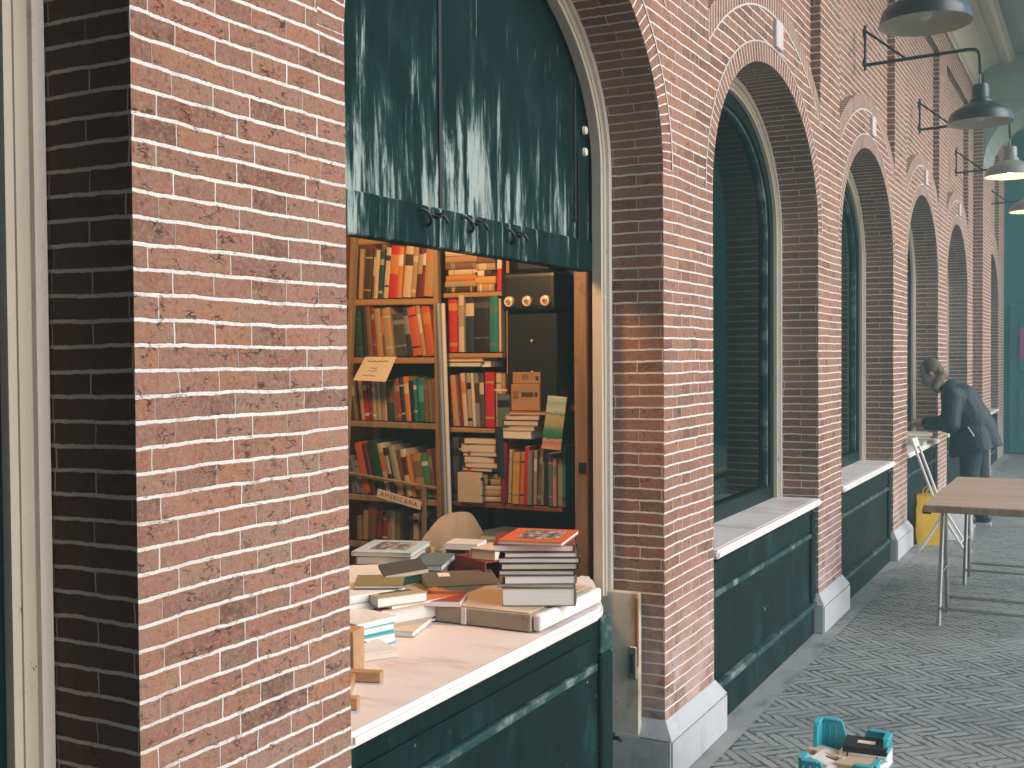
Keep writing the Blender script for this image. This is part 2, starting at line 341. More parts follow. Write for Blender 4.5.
# ------------------------------------------------------------------ mesh helpers
class MB:
    """collects faces with uv and material slot; build() links them as ONE mesh object"""
    def __init__(s): s.v = []; s.f = []; s.uv = []; s.mi = []; s.mats = []; s.smooth = False
    def mat(s, m):
        if m not in s.mats: s.mats.append(m)
        return s.mats.index(m)
    def face(s, pts, m, uv=None):
        b = len(s.v); s.v += [tuple(p) for p in pts]; s.f.append(tuple(range(b, b+len(pts))))
        s.uv.append(uv or [(0, 0)]*len(pts)); s.mi.append(s.mat(m))
    def add(s, bm, m, mtx=None):
        if mtx is not None: bm.transform(mtx)
        k = s.mat(m); b = len(s.v); bm.verts.index_update()
        s.v += [tuple(v.co) for v in bm.verts]
        for f in bm.faces:
            s.f.append(tuple(b+v.index for v in f.verts)); s.uv.append([(0, 0)]*len(f.verts)); s.mi.append(k)
        bm.free(); return s
    def box(s, c, d, m, rot=None, bevel=0., seg=1):
        bm = bmesh.new(); bmesh.ops.create_cube(bm, size=1.)
        bmesh.ops.scale(bm, vec=d, verts=bm.verts)
        if bevel: bmesh.ops.bevel(bm, geom=list(bm.edges), offset=bevel, segments=seg, affect='EDGES', profile=.6)
        mt = Matrix.Translation(c)
        if rot is not None: mt = mt @ (rot if isinstance(rot, Matrix) else Matrix.Rotation(rot, 4, 'Z'))
        return s.add(bm, m, mt)
    def tube(s, pts, r, m, n=10, r2=None):
        bm = bmesh.new(); P = [Vector(p) for p in pts]; rings = []
        for i, p in enumerate(P):
            d = (P[min(i+1, len(P)-1)] - P[max(i-1, 0)]).normalized()
            a = d.orthogonal().normalized() if i == 0 else (rings[-1][1] - d*rings[-1][1].dot(d)).normalized()
            b = d.cross(a); rr = r if r2 is None else r+(r2-r)*i/(len(P)-1)
            rings.append(([bm.verts.new(p+(a*math.cos(2*PI*k/n)+b*math.sin(2*PI*k/n))*rr) for k in range(n)], a))
        for (A, _), (B, _) in zip(rings, rings[1:]):
            for k in range(n): bm.faces.new((A[k], A[(k+1) % n], B[(k+1) % n], B[k])).smooth = True
        bm.faces.new(rings[0][0][::-1]); bm.faces.new(rings[-1][0])
        return s.add(bm, m)
    def lathe(s, prof, m, c, n=40, closed=False):
        bm = bmesh.new(); rings = [[bm.verts.new((max(r, .0005)*math.cos(2*PI*k/n), max(r, .0005)*math.sin(2*PI*k/n), z)) for k in range(n)] for r, z in prof]
        for A, B in zip(rings, rings[1:]):
            for k in range(n): bm.faces.new((A[k], A[(k+1) % n], B[(k+1) % n], B[k]))
        return s.add(bm, m, Matrix.Translation(c))
    def prism(s, poly, lo, hi, m, axis=2, bevel=0., seg=2):
        """extrude a 2D outline along an axis (2: outline in xy, 0: outline in yz, 1: outline in xz)"""
        bm = bmesh.new()
        def P(a, b, h): return {2: (a, b, h), 0: (h, a, b), 1: (a, h, b)}[axis]
        A = [bm.verts.new(P(a, b, lo)) for a, b in poly]; B = [bm.verts.new(P(a, b, hi)) for a, b in poly]
        bm.faces.new(A[::-1]); bm.faces.new(B); n = len(poly)
        for k in range(n): bm.faces.new((A[k], A[(k+1) % n], B[(k+1) % n], B[k]))
        bmesh.ops.recalc_face_normals(bm, faces=bm.faces)
        if bevel: bmesh.ops.bevel(bm, geom=list(bm.edges), offset=bevel, segments=seg, affect='EDGES')
        return s.add(bm, m)
    def build(s, name, parent=None, smooth=None):
        me = bpy.data.meshes.new(name); me.from_pydata(s.v, [], s.f)
        u = me.uv_layers.new(name='UVMap'); k = 0; d = [0.]*(2*sum(len(f) for f in s.f))
        for q in s.uv:
            for a, b in q: d[k] = a; d[k+1] = b; k += 2
        u.data.foreach_set('uv', d)
        for m in s.mats: me.materials.append(m)
        me.polygons.foreach_set('material_index', s.mi)
        if smooth is not None:
            me.polygons.foreach_set('use_smooth', [True]*len(s.f)); me.set_sharp_from_angle(angle=R(smooth))
        me.update(); o = bpy.data.objects.new(name, me); col.objects.link(o)
        if parent is not None: o.parent = parent; o.matrix_parent_inverse = Matrix.Translation(-Vector(parent.location)) if parent.type == 'EMPTY' and parent.get('world_parts') else Matrix()
        return o

def tag(o, label=None, cat=None, group=None, kind=None):
    if label: o['label'] = label
    if cat: o['category'] = cat
    if group: o['group'] = group
    if kind: o['kind'] = kind
    return o
def thing(name, label, cat, loc=(0, 0, 0), rz=0., group=None, world=False):
    """an Empty at the thing's base; with world=True its parts are modelled in world coordinates"""
    o = bpy.data.objects.new(name, None); o.empty_display_size = .1; col.objects.link(o)
    o.location = loc; o.rotation_euler = (0, 0, rz)
    if world: o['world_parts'] = True
    return tag(o, label, cat, group)
def copy_tree(o, parent=None):
    c = o.copy(); col.objects.link(c)
    if parent is not None: c.parent = parent
    for ch in list(o.children): copy_tree(ch, c)
    return c

# ------------------------------------------------------------------ the arcade
XF = 0.                       # face of the brick wall; the passage lies at x > 0
OPEN = [(-.58, 1.408), (2.018, 4.007), (4.605, 6.553), (7.187, 9.102), (9.79, 11.69), (12.38, 14.27), (16.5, 18.45)]
RISE = .72
ZC, ZTOP, RING, REC = 2.30, 4.83, .095, .055
HR, HC = 1.61, 1.666          # hood arch radius and centre height
ZREC = 4.56; Z0 = .04
bld = thing('brick_arcade', 'long brick arcade wall with round arched openings and white mortar joints', 'building', (0, 0, 0))
wall = MB()
def quad_yz(x, y0, y1, za0, za1, zb0, zb1, m):   # front faces: bottom edge za (at y0,y1), top edge zb
    p = [(x, y0, za0), (x, y1, za1), (x, y1, zb1), (x, y0, zb0)]
    wall.face(p, m, [(q[1], q[2]-Z0) for q in p])
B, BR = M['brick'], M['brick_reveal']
n_ar = 40
for k, (ya, yb) in enumerate(OPEN):
    yc, rr = (ya+yb)/2, (yb-ya)/2; re = rr+RING; F = min(1.03, rr+.055)
    left = -3.2 if k == 0 else ((OPEN[k-1][1]+ya)/2 if k < 6 else 15.4)
    right = (yb+OPEN[k+1][0])/2 if k < 5 else (15.4 if k == 5 else 19.5)
    RB = (RISE+.092)/re
    ring_z = lambda y: ZC+RB*math.sqrt(max(0, re*re-(y-yc)**2)) if abs(y-yc) < re else ZC
    hood_i = lambda y: HC+math.sqrt(HR*HR-(y-yc)**2)
    hood_e = lambda y: HC+math.sqrt((HR+.10)**2-(y-yc)**2)
    ths = [PI*i/n_ar for i in range(n_ar+1)]
    ys = sorted(set([yc-F, yc+F]+[yc-re*math.cos(a) for a in ths if abs(re*math.cos(a)) < F]))
    # piers beside the opening, below the springing and up to the top beside the recessed field
    for y0, y1 in ((left, ya), (yb, right)):
        quad_yz(XF, y0, y1, 0, 0, ZC, ZC, B)
    eL, eR = yc-F, yc+F
    for y0, y1 in ((left, eL), (eR, right)):
        m0 = max(y0, min(y1, yc-re if y1 <= yc else yc+re)) if F < re else y0
        seg = [y0, y1] if y1 <= yc-re or y0 >= yc+re else None
        if seg: quad_yz(XF, y0, y1, ZC, ZC, ZTOP, ZTOP, B)
        else:
            e = sorted([y0, y1]+[yc-re*math.cos(a) for a in ths if y0 < yc-re*math.cos(a) < y1])
            for a, b in zip(e, e[1:]): quad_yz(XF, a, b, ring_z(a), ring_z(b), ZTOP, ZTOP, B)
    hood = MB(); ring = MB()
    for a, b in zip(ys, ys[1:]):
        quad_yz(XF, a, b, ring_z(a), ring_z(b), hood_i(a), hood_i(b), B)
        p = [(XF, a, hood_i(a)), (XF, b, hood_i(b)), (XF, b, hood_e(b)), (XF, a, hood_e(a))]
        s0, s1 = HR*math.asin((a-yc)/HR), HR*math.asin((b-yc)/HR)
        hood.face(p, M['brick_ring'], [(.053, s0), (.053, s1), (.153, s1), (.153, s0)])
        p = [(XF, a, hood_e(a)), (XF, b, hood_e(b)), (XF-REC, b, hood_e(b)), (XF-REC, a, hood_e(a))]
        hood.face(p, M['brick_ring'], [(.053, s0), (.053, s1), (.105, s1), (.105, s0)])
        quad_yz(XF-REC, a, b, hood_e(a), hood_e(b), ZREC, ZREC, B)
    quad_yz(XF, eL, eR, ZREC, ZREC, ZTOP, ZTOP, B)
    for y, z0 in ((eL, hood_e(eL)), (eR, hood_e(eR))):
        p = [(XF, y, z0), (XF-REC, y, z0), (XF-REC, y, ZREC), (XF, y, ZREC)]
        wall.face(p, B, [(-.05-q[0], q[2]-Z0) for q in p])
    wall.face([(XF, eL, ZREC), (XF, eR, ZREC), (XF-REC, eR, ZREC), (XF-REC, eL, ZREC)], B, [(eL, 0), (eR, 0), (eR, .05), (eL, .05)])
    # jambs and soffit
    DJ = .262 if k == 1 else .32
    for y in (ya, yb):
        p = [(XF, y, 0), (XF-DJ, y, 0), (XF-DJ, y, ZC), (XF, y, ZC)]
        wall.face(p, M['brick_shaded'] if k == 0 else BR, [(-q[0], q[2]-Z0) for q in p])
    n2 = 48
    for i in range(n2):
        a0, a1 = PI*i/n2, PI*(i+1)/n2
        P = lambda a, x: (x, yc+rr*math.cos(a), ZC+RISE*math.sin(a))
        p = [P(a0, XF), P(a0, XF-DJ), P(a1, XF-DJ), P(a1, XF)]
        s = [ZC-Z0+rr*a0, ZC-Z0+rr*a1]
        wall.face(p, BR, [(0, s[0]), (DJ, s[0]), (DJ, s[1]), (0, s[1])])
        Q = lambda a, r_: (XF, yc+r_*math.cos(a), ZC+(RISE+(r_-rr)*.97)*math.sin(a))
        ring.face([Q(a0, rr), Q(a0, re), Q(a1, re), Q(a1, rr)], M['brick_ring'],
                  [(.055, rr*a0), (.15, rr*a0), (.15, rr*a1), (.055, rr*a1)])
        # thin mortar line round the outside of the ring, a hair proud of the wall
        if k == 0 or (k == 1 and i > n2*.42): continue
        q0, q1 = re-.002, re+.006
        ring.face([(XF+.003, *Q(a0, q0)[1:]), (XF+.003, *Q(a0, q1)[1:]), (XF+.003, *Q(a1, q1)[1:]), (XF+.003, *Q(a1, q0)[1:])], M['keystone'])
    for a, b in zip(ys, ys[1:]):
        hood.face([(XF+.003, a, hood_i(a)-.005), (XF+.003, b, hood_i(b)-.005), (XF+.003, b, hood_i(b)+.005), (XF+.003, a, hood_i(a)+.005)], M['keystone'])
    if k: ring.build('arch_ring', bld); hood.build('hood_ring', bld)
    else:
        ring.build('arch_ring', bld); hood.build('hood_ring', bld)
    if 0 < k < 6:
        kz0, kz1 = ZC+RISE+.092+.012, HC+HR-.012
        MB().box((XF+.004, yc+.06, (kz0+kz1)/2), (.03, .125, kz1-kz0), M['keystone'], None, .004).build('keystone', bld)
wall.build('brick_wall', bld)
# big projecting pier before the last bay
bp = MB()
PX, PY0, PY1 = .11, 14.88, 15.98
for p, uv in (([(PX, PY0, 0), (PX, PY1, 0), (PX, PY1, ZTOP), (PX, PY0, ZTOP)], 0), ([(XF-.01, PY0, 0), (PX, PY0, 0), (PX, PY0, ZTOP), (XF-.01, PY0, ZTOP)], 1), ([(XF-.01, PY1, 0), (PX, PY1, 0), (PX, PY1, ZTOP), (XF-.01, PY1, ZTOP)], 1)):
    bp.face(p, B, [((q[1] if uv == 0 else q[0]), q[2]-Z0) for q in p])
bp.build('pier', bld)
# plinth stones
PIERS = [(1.408, 2.018), (4.007, 4.605), (6.553, 7.187), (9.102, 9.79), (11.69, 12.38)]
for a, b in PIERS+[(14.27, 14.87), (15.99, 16.5)]:
    m = MB(); x1, e = .045, .048
    m.prism([(-.30, a-e), (x1, a-e), (x1, b+e), (-.30, b+e)], 0, .165, M['stone'], 2, .008)
    bm = bmesh.new()
    lo = [bm.verts.new(v) for v in ((-.30, a-e+.002, .164), (x1-.002, a-e+.002, .164), (x1-.002, b+e-.002, .164), (-.30, b+e-.002, .164))]
    hi = [bm.verts.new(v) for v in ((-.30, a-.004, .225), (.004, a-.004, .225), (.004, b+.004, .225), (-.30, b+.004, .225))]
    bm.faces.new(hi)
    for i in range(4): bm.faces.new((lo[i], lo[(i+1) % 4], hi[(i+1) % 4], hi[i]))
    m.add(bm, M['stone']); m.build('plinth', bld)
# unseen brick wall added behind the camera to keep skylight off the jambs
ne = MB()
ne.face([(0, -3.2, 0), (3.3, -3.2, 0), (3.3, -3.2, 5.2), (0, -3.2, 5.2)], B, [(0, 0), (3.3, 0), (3.3, 5.2), (0, 5.2)])
ne.face([(3.3, -3.2, 0), (3.3, .5, 0), (3.3, .5, 5.2), (3.3, -3.2, 5.2)], B, [(0, 0), (3.6, 0), (3.6, 5.2), (0, 5.2)])
ne.build('skylight_block_wall', bld)
# cornice: cove and moulding along the top of the wall
cor = MB()
prof = [(0, 4.83), (.02, 4.83), (.02, 4.86), (.05, 4.88)]+[(.05+.24*(1-math.cos(a)), 4.88+.22*math.sin(a)) for a in [PI/2*i/8 for i in range(1, 9)]]+[(.30, 5.12), (.34, 5.12), (.34, 5.09), (.40, 5.085), (.43, 5.12), (.46, 5.12), (.46, 5.30), (-.30, 5.30), (-.30, 4.83)]
cor.prism(prof, -3.2, 19.5, M['plaster'], 1)
cor.build('cornice', bld)
# arched joinery in the openings
def arch_pts(yc, r, zb, n=40):
    return [(yc+r, zb)]+[(yc+r*math.cos(PI*i/n), ZC+(RISE+r-.975)*math.sin(PI*i/n)) for i in range(n+1)]+[(yc-r, zb)]
def band(mb, yc, ro, ri, zb, x0, x1, m, n=40):
    O, I = arch_pts(yc, ro, zb, n), arch_pts(yc, ri, zb, n)
    for a in range(len(O)-1):
        q = (O[a], O[a+1], I[a+1], I[a])
        mb.face([(x1, *p) for p in q], m)
        mb.face([(x1, *O[a]), (x1, *O[a+1]), (x0, *O[a+1]), (x0, *O[a])], m)
        mb.face([(x1, *I[a]), (x1, *I[a+1]), (x0, *I[a+1]), (x0, *I[a])], m)
    for P_, Q_ in ((O[0], I[0]), (O[-1], I[-1])):
        mb.face([(x1, *P_), (x1, *Q_), (x0, *Q_), (x0, *P_)], m)
def plate(mb, yc, r, zb, x0, x1, m):
    mb.prism(arch_pts(yc, r, zb), x0, x1, m, 0)
def panel_front(ya, yb, name_parent=bld, zt=.735, right_stile=True):
    o = MB(); o.box((-.055, (ya+yb)/2, zt/2), (.05, yb-ya-.004, zt), M['green']); pf = o.build('counter_front', bld)
    mo = MB()
    mo.box((-.024, (ya+yb)/2-.03, .572), (.02, yb-ya-.14, .026), M['green_mould'], None, .006, 2)
    mo.build('moulding', pf)
    mo = MB()
    mo.box((-.016, (ya+yb)/2, .172), (.034, yb-ya-.06, .03), M['green_mould'], None, .008, 2)
    mo.build('moulding', pf)
    s = MB(); s.box((-.022, (ya+yb)/2, .075), (.02, yb-ya-.10, .15), M['green']); s.build('skirting', pf)
    s = MB()
    s.box((-.022, yb-.055, .44), (.02, .08, .50), M['green'], None, .004); s.build('stile', pf)
    s = MB(); s.box((-.026, (ya+yb)/2-.03, .655), (.012, yb-ya-.18, .115), M['green'], None, .004); s.build('upper_panel', pf)
    return pf
def frame(yc, rr, zb, nm='window_frame', parent=None):
    o = MB(); band(o, yc, rr-.002, rr-.080, zb, -.255, -.218, M['cream'])
    f = o.build(nm, parent or bld)
    b = MB(); band(b, yc, rr-.004, rr-.030, zb, -.22, -.206, M['cream_bead'])
    band(b, yc, rr-.052, rr-.062, zb, -.22, -.213, M['cream'])
    b.build('bead', f)
    return f
for k in (0, 2, 3, 4, 5, 6):
    ya, yb = OPEN[k]; yc, rr = (ya+yb)/2, (yb-ya)/2
    zb = .775
    w = MB(); band(w, yc, rr-.081, rr-.150, zb+.001, -.275, -.238, M['green_dark']); w.box((-.2565, yc, zb+.04), (.036, 2*rr-.31, .08), M['green_dark'])
    win = w.build('shop_window', bld)
    frame(yc, rr, zb, 'frame', win)
    i = MB(); band(i, yc, rr-.151, rr-.172, zb+.081, -.285, -.252, M['green_mould']); i.build('glazing_bead', win)
    g = MB(); pts = arch_pts(yc, rr-.17, zb+.085); g.face([(-.272, *p) for p in pts], M['glass']); g.build('pane', win)
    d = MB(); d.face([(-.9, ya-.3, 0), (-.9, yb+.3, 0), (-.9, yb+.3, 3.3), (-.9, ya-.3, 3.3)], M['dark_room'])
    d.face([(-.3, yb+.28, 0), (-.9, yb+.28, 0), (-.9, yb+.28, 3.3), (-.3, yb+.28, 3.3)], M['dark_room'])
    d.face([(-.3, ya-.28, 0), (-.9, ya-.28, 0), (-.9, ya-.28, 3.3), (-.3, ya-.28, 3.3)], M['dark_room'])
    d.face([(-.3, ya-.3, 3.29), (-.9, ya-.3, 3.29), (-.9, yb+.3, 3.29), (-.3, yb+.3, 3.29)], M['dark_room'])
    d.build('booth_wall', bld)
    s = MB(); s.prism([(.022, ya+.003), (.022, yb-.003), (-.30, yb-.003), (-.30, ya+.003)], .738, .775, M['white_edge'], 2, .010, 3)
    s.box((-.13, yc, .7755), (.25, 2*rr-.02, .003), M['white_sill']); s.build('sill', bld)
    panel_front(ya, yb)
# first stall: open arched hatch, counter, frame, leaf
ya, yb = OPEN[1]; yc, rr = (ya+yb)/2, (yb-ya)/2
fr = frame(yc, rr, .69, 'stall_frame', bld)
h = MB()
zb = 1.92
plate(h, yc, rr-.035, zb+.115, -.305, -.268, M['shutter'])
h.box((-.28, yc, zb+.0575), (.05, 2*(rr-.083), .115), M['shutter'], None, .004)
hatch = h.build('arched_shutter', bld)
for y0 in (2.852, 3.80):
    g = MB(); g.box((-.266, y0, 2.035+.37 if y0 > 3 else 2.6), (.005, .017, .62 if y0 > 3 else 1.12), M['black_metal']); g.build('joint_strip', hatch)
g = MB(); g.box((-.2635, 3.80+.055, 2.2), (.012, .082, .34), M['green_dark'], None, .003); g.build('hinge_stile', hatch)
for y0, z0 in ((2.775, 2.0), (3.015, 2.003), (3.285, 1.993)):
    g = MB(); pts = [(-.25+.02*math.sin(a*1.3), y0-.06+.12*a/6.2, z0+.02*math.cos(a*1.35)) for a in [i*.31 for i in range(21)]]
    g.tube(pts, .0048, M['black_metal'], 8); g.tube([(-.252, y0, z0+.006), (-.225, y0, z0), (-.212, y0+.012, z0+.018)], .0052, M['black_metal'], 8)
    g.build('hook', hatch, 40)
for z0 in (2.44, 2.36):
    g = MB(); g.lathe([(.0, .012), (.014, .010), (.017, 0)], M['cream_bead'], (0, 0, 0), 16)
    o = g.build('screw_cap', hatch, 40); o.location = (-.257, 3.862, z0); o.rotation_euler = (0, R(90), 0)
# counter sill with its cut corner
s = MB()
out = [(.002, 2.02), (.002, 3.40), (-.016, 3.462), (-.19, 3.79), (-.25, 3.90), (-.30, 3.90), (-.30, 2.02)]
s.prism(out, .732, .770, M['white_edge'], 2, .011, 3)
s.face([(-.006, 2.025, .7715), (-.014, 3.39, .7715), (-.20, 3.74, .7715), (-.30, 3.80, .7715), (-.64, 3.70, .7715), (-.64, 2.025, .7715)], M['white_sill'])
s.build('counter_sill', bld)
s = MB(); s.prism([(-.30, 1.8), (-.30, 3.755), (-.77, 3.755), (-.77, 3.57), (-1.03, 3.57), (-1.03, 1.8)], .7365, .7705, M['counter_wood'], 2, .004); s.build('inner_counter', bld)
f = MB(); f.box((-.06, 2.74, .365), (.05, 1.43, .73), M['green']); pf = f.build('counter_front', bld)
m = MB(); m.box((-.028, 2.72, .572), (.022, 1.40, .026), M['green_mould'], None, .007, 2); m.build('moulding', pf)
m = MB(); m.box((-.022, 2.74, .172), (.034, 1.42, .03), M['green_mould'], None, .007, 2); m.build('moulding', pf)
m = MB(); m.box((-.03, 2.72, .63), (.012, 1.36, .075), M['green'], None, .003); m.build('upper_panel', pf)
m = MB(); m.box((-.055, 3.50, .30), (.075, .095, .60), M['green_dark'], None, .006); m.build('stile', pf)
m = MB(); m.box((-.055, 3.503, .664), (.07, .09, .125), M['green_mould'], None, .005); m.build('stile_cap', pf)
m = MB(); m.box((-.27, 3.78, .365), (.03, .45, .73), M['green_dark']); m.box((-.16, 3.535, .365), (.20, .02, .73), M['green_dark']); m.build('return_panel', pf)
lf = MB(); lf.box((-.165, 3.978, .425), (.155, .03, .565), M['cream_leaf'], None, .004); leaf = lf.build('shutter_leaf', bld)
m = MB(); m.box((-.094, 3.963, .56), (.012, .012, .26), M['rust'], None, .002); m.build('rust_strip', leaf)
m = MB(); m.box((-.108, 3.958, .443), (.030, .014, .125), M['steel'], None, .003); m.box((-.108, 3.949, .443), (.010, .008, .07), M['black_metal']); m.build('latch', leaf)
m = MB(); m.tube([(-.20, 3.955, .37)]+[(-.20+.012*math.sin(a), 3.945, .37+.012*math.cos(a)) for a in [i*.5 for i in range(13)]], .003, M['black_metal'], 8); m.build('ring_hook', leaf)
m = MB(); m.tube([(-.19, 3.96, .16), (-.19, 3.93, .155), (-.15, 3.92, .16), (-.14, 3.92, .15)], .008, M['black_metal'], 8); m.build('bolt', leaf)
# booth room of the first stall
b = MB()
b.face([(-1.85, 4.42, 0), (-.26, 4.42, 0), (-.26, 4.42, 3.4), (-1.85, 4.42, 3.4)], M['booth_wood'])
b.face([(-1.85, .9, 0), (-1.85, 4.42, 0), (-1.85, 4.42, 3.4), (-1.85, .9, 3.4)], M['booth_dark'])
b.face([(-1.85, .9, 0), (-.30, .9, 0), (-.30, .9, 3.4), (-1.85, .9, 3.4)], M['booth_dark'])
b.face([(-1.85, .9, 3.4), (-.26, .9, 3.4), (-.26, 4.42, 3.4), (-1.85, 4.42, 3.4)], M['booth_dark'])
b.face([(-1.85, .9, .006), (-.30, .9, .006), (-.30, 4.42, .006), (-1.85, 4.42, .006)], M['booth_dark'])
b.face([(-.315, .9, 0), (-.315, 2.03, 0), (-.315, 2.03, 3.4), (-.315, .9, 3.4)], M['booth_dark'])
b.face([(-.262, 4.007, 0), (-.262, 4.42, 0), (-.262, 4.42, 3.4), (-.262, 4.007, 3.4)], M['booth_wood'])
b.build('booth_wall', bld)
b = MB(); b.box((-.352, 4.07, 1.35), (.058, .08, 2.7), M['post_wood'], None, .005); b.box((-.345, 4.028, 1.165), (.03, .008, .04), M['black_metal']); b.build('door_post', bld)
b = MB(); b.box((-.293, 4.085, 1.35), (.045, .05, 2.7), M['booth_wood']); b.build('door_post', bld)
b = MB(); b.box((-.63, 4.385, .47), (.62, .03, .94), M['booth_dark']); b.build('booth_panel', bld)

# ------------------------------------------------------------------ setting
g = MB(); g.face([(-2.6, -6, 0), (8.6, -6, 0), (8.6, 21, 0), (-2.6, 21, 0)], M['floor']); tag(g.build('floor'), kind='structure')
g = MB(); g.face([(-.03, -3.2, .004), (.115, -3.2, .004), (.115, 19.5, .004), (-.03, 19.5, .004)], M['kerb']); tag(g.build('kerb_strip'), kind='structure')
g = MB()
g.box((1.1, 8.15, 5.26), (1.3, 22.7, .12), M['ceiling'])
for y0 in (2.2, 6.4, 10.6): g.box((1.12, y0+2.1, 5.19), (1.1, 3.5, .03), M['ceiling'], None, .012)
g.box((.93, 15.43, 4.93), (1.64, 1.06, .56), M['ceiling'], None, .01)
arc = [(.11, 3.9), (.11, 4.80), (1.0, 4.80)]+[(1.0-.89*math.sin(a), 3.9+.75*math.cos(a)+.0) for a in [PI/2*i/10 for i in range(1, 10)]]
g.prism(arc, 14.92, 15.94, M['ceiling'], 1)
tag(g.build('ceiling'), kind='structure')
# far end of the passage
ed = thing('passage_end_doors', 'dark teal panelled doors closing the far end of the passage', 'doors', (0, 19.6, 0))
g = MB(); g.box((2.6, .12, 2.6), (7.4, .2, 5.2), M['end_door']); g.build('door_wall', ed)
for x0 in (.55, 1.6, 2.65, 3.7, 4.75):
    g = MB(); g.box((x0, 0, 1.2), (.95, .05, 2.36), M['end_door'], None, .01)
    for zz in (.62, 1.72): g.box((x0, -.03, zz), (.68, .03, .85), M['end_door'], None, .012)
    g.build('door', ed)
g = MB(); g.box((.0, 0, 0), (.26, .012, .5), M['pink']); p = g.build('spot'); p.location = (.36, 19.535, 1.76)  # flat pink panel drawn for a blurred pink spot
tag(p, 'pink poster on the dark doors at the far end', 'spot')

# ------------------------------------------------------------------ wall lamps
def make_lamp(shade_m, on):
    t = thing('wall_lamp', 'x', 'lamp', (0, 0, 0), 0, 'wall lamps along the arcade')
    a = MB(); a.tube([(.014, 0, -.15), (.014, 0, .15)], .009, M['black_metal']); a.box((.006, 0, .10), (.012, .035, .05), M['black_metal']); a.box((.006, 0, -.10), (.012, .035, .05), M['black_metal']); a.build('bracket', t, 40)
    a = MB(); pts = [(.014, 0, -.115)]+[(x, 0, -.115+.03*x) for x in (.3, .5, .66)]+[(.70+.05*math.sin(b)-.02, 0, -.095-.05*(1-math.cos(b))) for b in (.5, 1., 1.57)]+[(.735, 0, -.26)]
    a.tube(pts, .0115, M['black_metal']); a.tube([(.73, 0, -.22), (.735, 0, -.345)], .005, M['lamp_pale']); a.build('arm', t, 40)
    a = MB(); a.tube([(.014, 0, .115), (.27, 0, -.10)], .008, M['black_metal']); a.build('strut', t, 40)
    s = MB(); zz = -.34
    s.lathe([(.03, zz+.012), (.045, zz+.01), (.052, zz-.005), (.052, zz-.075), (.062, zz-.085), (.07, zz-.105), (.12, zz-.13), (.165, zz-.155), (.186, zz-.175), (.195, zz-.205), (.2, zz-.232), (.203, zz-.236)], shade_m, (.735, 0, 0), 48)
    s.lathe([(.203, zz-.236), (.199, zz-.236), (.19, zz-.205), (.178, zz-.18), (.15, zz-.158), (.10, zz-.135), (.03, zz-.11), (0, zz-.11)], M['lamp_in'], (.735, 0, 0), 48)
    sh = s.build('lamp_shade', t, 35)
    b = MB(); b.lathe([(0, -.065), (.02, -.06), (.032, -.04), (.034, -.025), (.02, .0), (.014, .03), (.014, .05)], M['bulb_on'] if on else M['bulb_off'], (.735, 0, zz-.155), 20); b.build('bulb', sh, 60)
    return t
l_off = make_lamp(M['lamp_green'], False)
l_on = make_lamp(M['lamp_pale'], True)
LAMPS = [(5.40, 0, 'unlit dark green enamel wall lamp nearest the camera, cut by the top edge'), (7.877, 0, 'unlit dark green enamel wall lamp on the second bracket, above the second window'),
         (10.36, 1, 'lit pale enamel wall lamp glowing beside the right edge of the photo'), (13.02, 1, 'small lit wall lamp beyond the brightly glowing one')]
first = {0: l_off, 1: l_on}; used = {0: False, 1: False}
for y0, on, lab in LAMPS:
    o = first[on] if not used[on] else copy_tree(first[on]); used[on] = True
    o.location = (0, y0, 3.66); o['label'] = lab
o = copy_tree(l_off); o.location = (0, 16.42, 3.72); o['label'] = 'farthest wall lamp beside the projecting pier, only its bracket clearly seen'
for y0 in (10.36, 13.02):
    ld = bpy.data.lights.new('lamp_light', 'POINT'); ld.energy = 9.; ld.color = (1., .78, .52); ld.shadow_soft_size = .03
    o = bpy.data.objects.new('lamp_light', ld); o.location = (.735, y0, 3.12); col.objects.link(o)

# ------------------------------------------------------------------ books
def book_meshes(H, W, T, c, pages='page', hard=True, art=None, spine=None):
    """local frame: thickness along x, depth along y (spine at y=0), height along z, base at z=0"""
    ct = .0024 if hard else .0011; ins = .003 if hard else .0004
    cv = MB(); m = cmat(c)
    cv.box((-T/2+ct/2, W/2, H/2), (ct, W, H), m); cv.box((T/2-ct/2, W/2, H/2), (ct, W, H), m)
    bm = bmesh.new(); n = 6; rr = min(.005, T*.18)
    P = [(-T/2+.0003, .0012)]+[(-(T/2-.0003)*math.cos(PI*i/n), -rr*math.sin(PI*i/n)) for i in range(n+1)]+[(T/2-.0003, .0012)]
    A = [bm.verts.new((x, y, .0005)) for x, y in P]; Bv = [bm.verts.new((x, y, H-.0005)) for x, y in P]
    for i in range(len(P)-1): bm.faces.new((A[i], A[i+1], Bv[i+1], Bv[i])).smooth = True
    bm.faces.new(A); bm.faces.new(Bv[::-1])
    cv.add(bm, m)
    if spine is None and T > .014 and random.random() < .6: spine = random.choice(('cream', 'dark_brown', 'beige', 'black', 'orange', 'grey', 'white'))
    if spine:
        sm = cmat(spine)
        for z0, hh in random.choice((((.74, .10), (.22, .035)), ((.62, .22),), ((.80, .03), (.16, .03)), ((.45, .38),), ((.70, .12), (.1, .06)))):
            cv.prism([(x*1.01, y-.0006) for x, y in P], H*z0, H*(z0+hh), sm, 2)
    pg = MB(); pg.box((0, (W-ins)/2+.001, H/2), (T-2*ct-.0002, W-ins-.002, H-2*ins), M[pages])
    return cv, pg
def place_book(H, W, T, c, mtx, label, group, pages='page', hard=True, spine=None, extra=None, name='book'):
    cv, pg = book_meshes(H, W, T, c, pages, hard, None, spine)
    o = cv.build(name); o.matrix_world = mtx; tag(o, label, 'book', group)
    p = pg.build('page_block', o)
    if extra: extra(o, H, W, T)
    return o
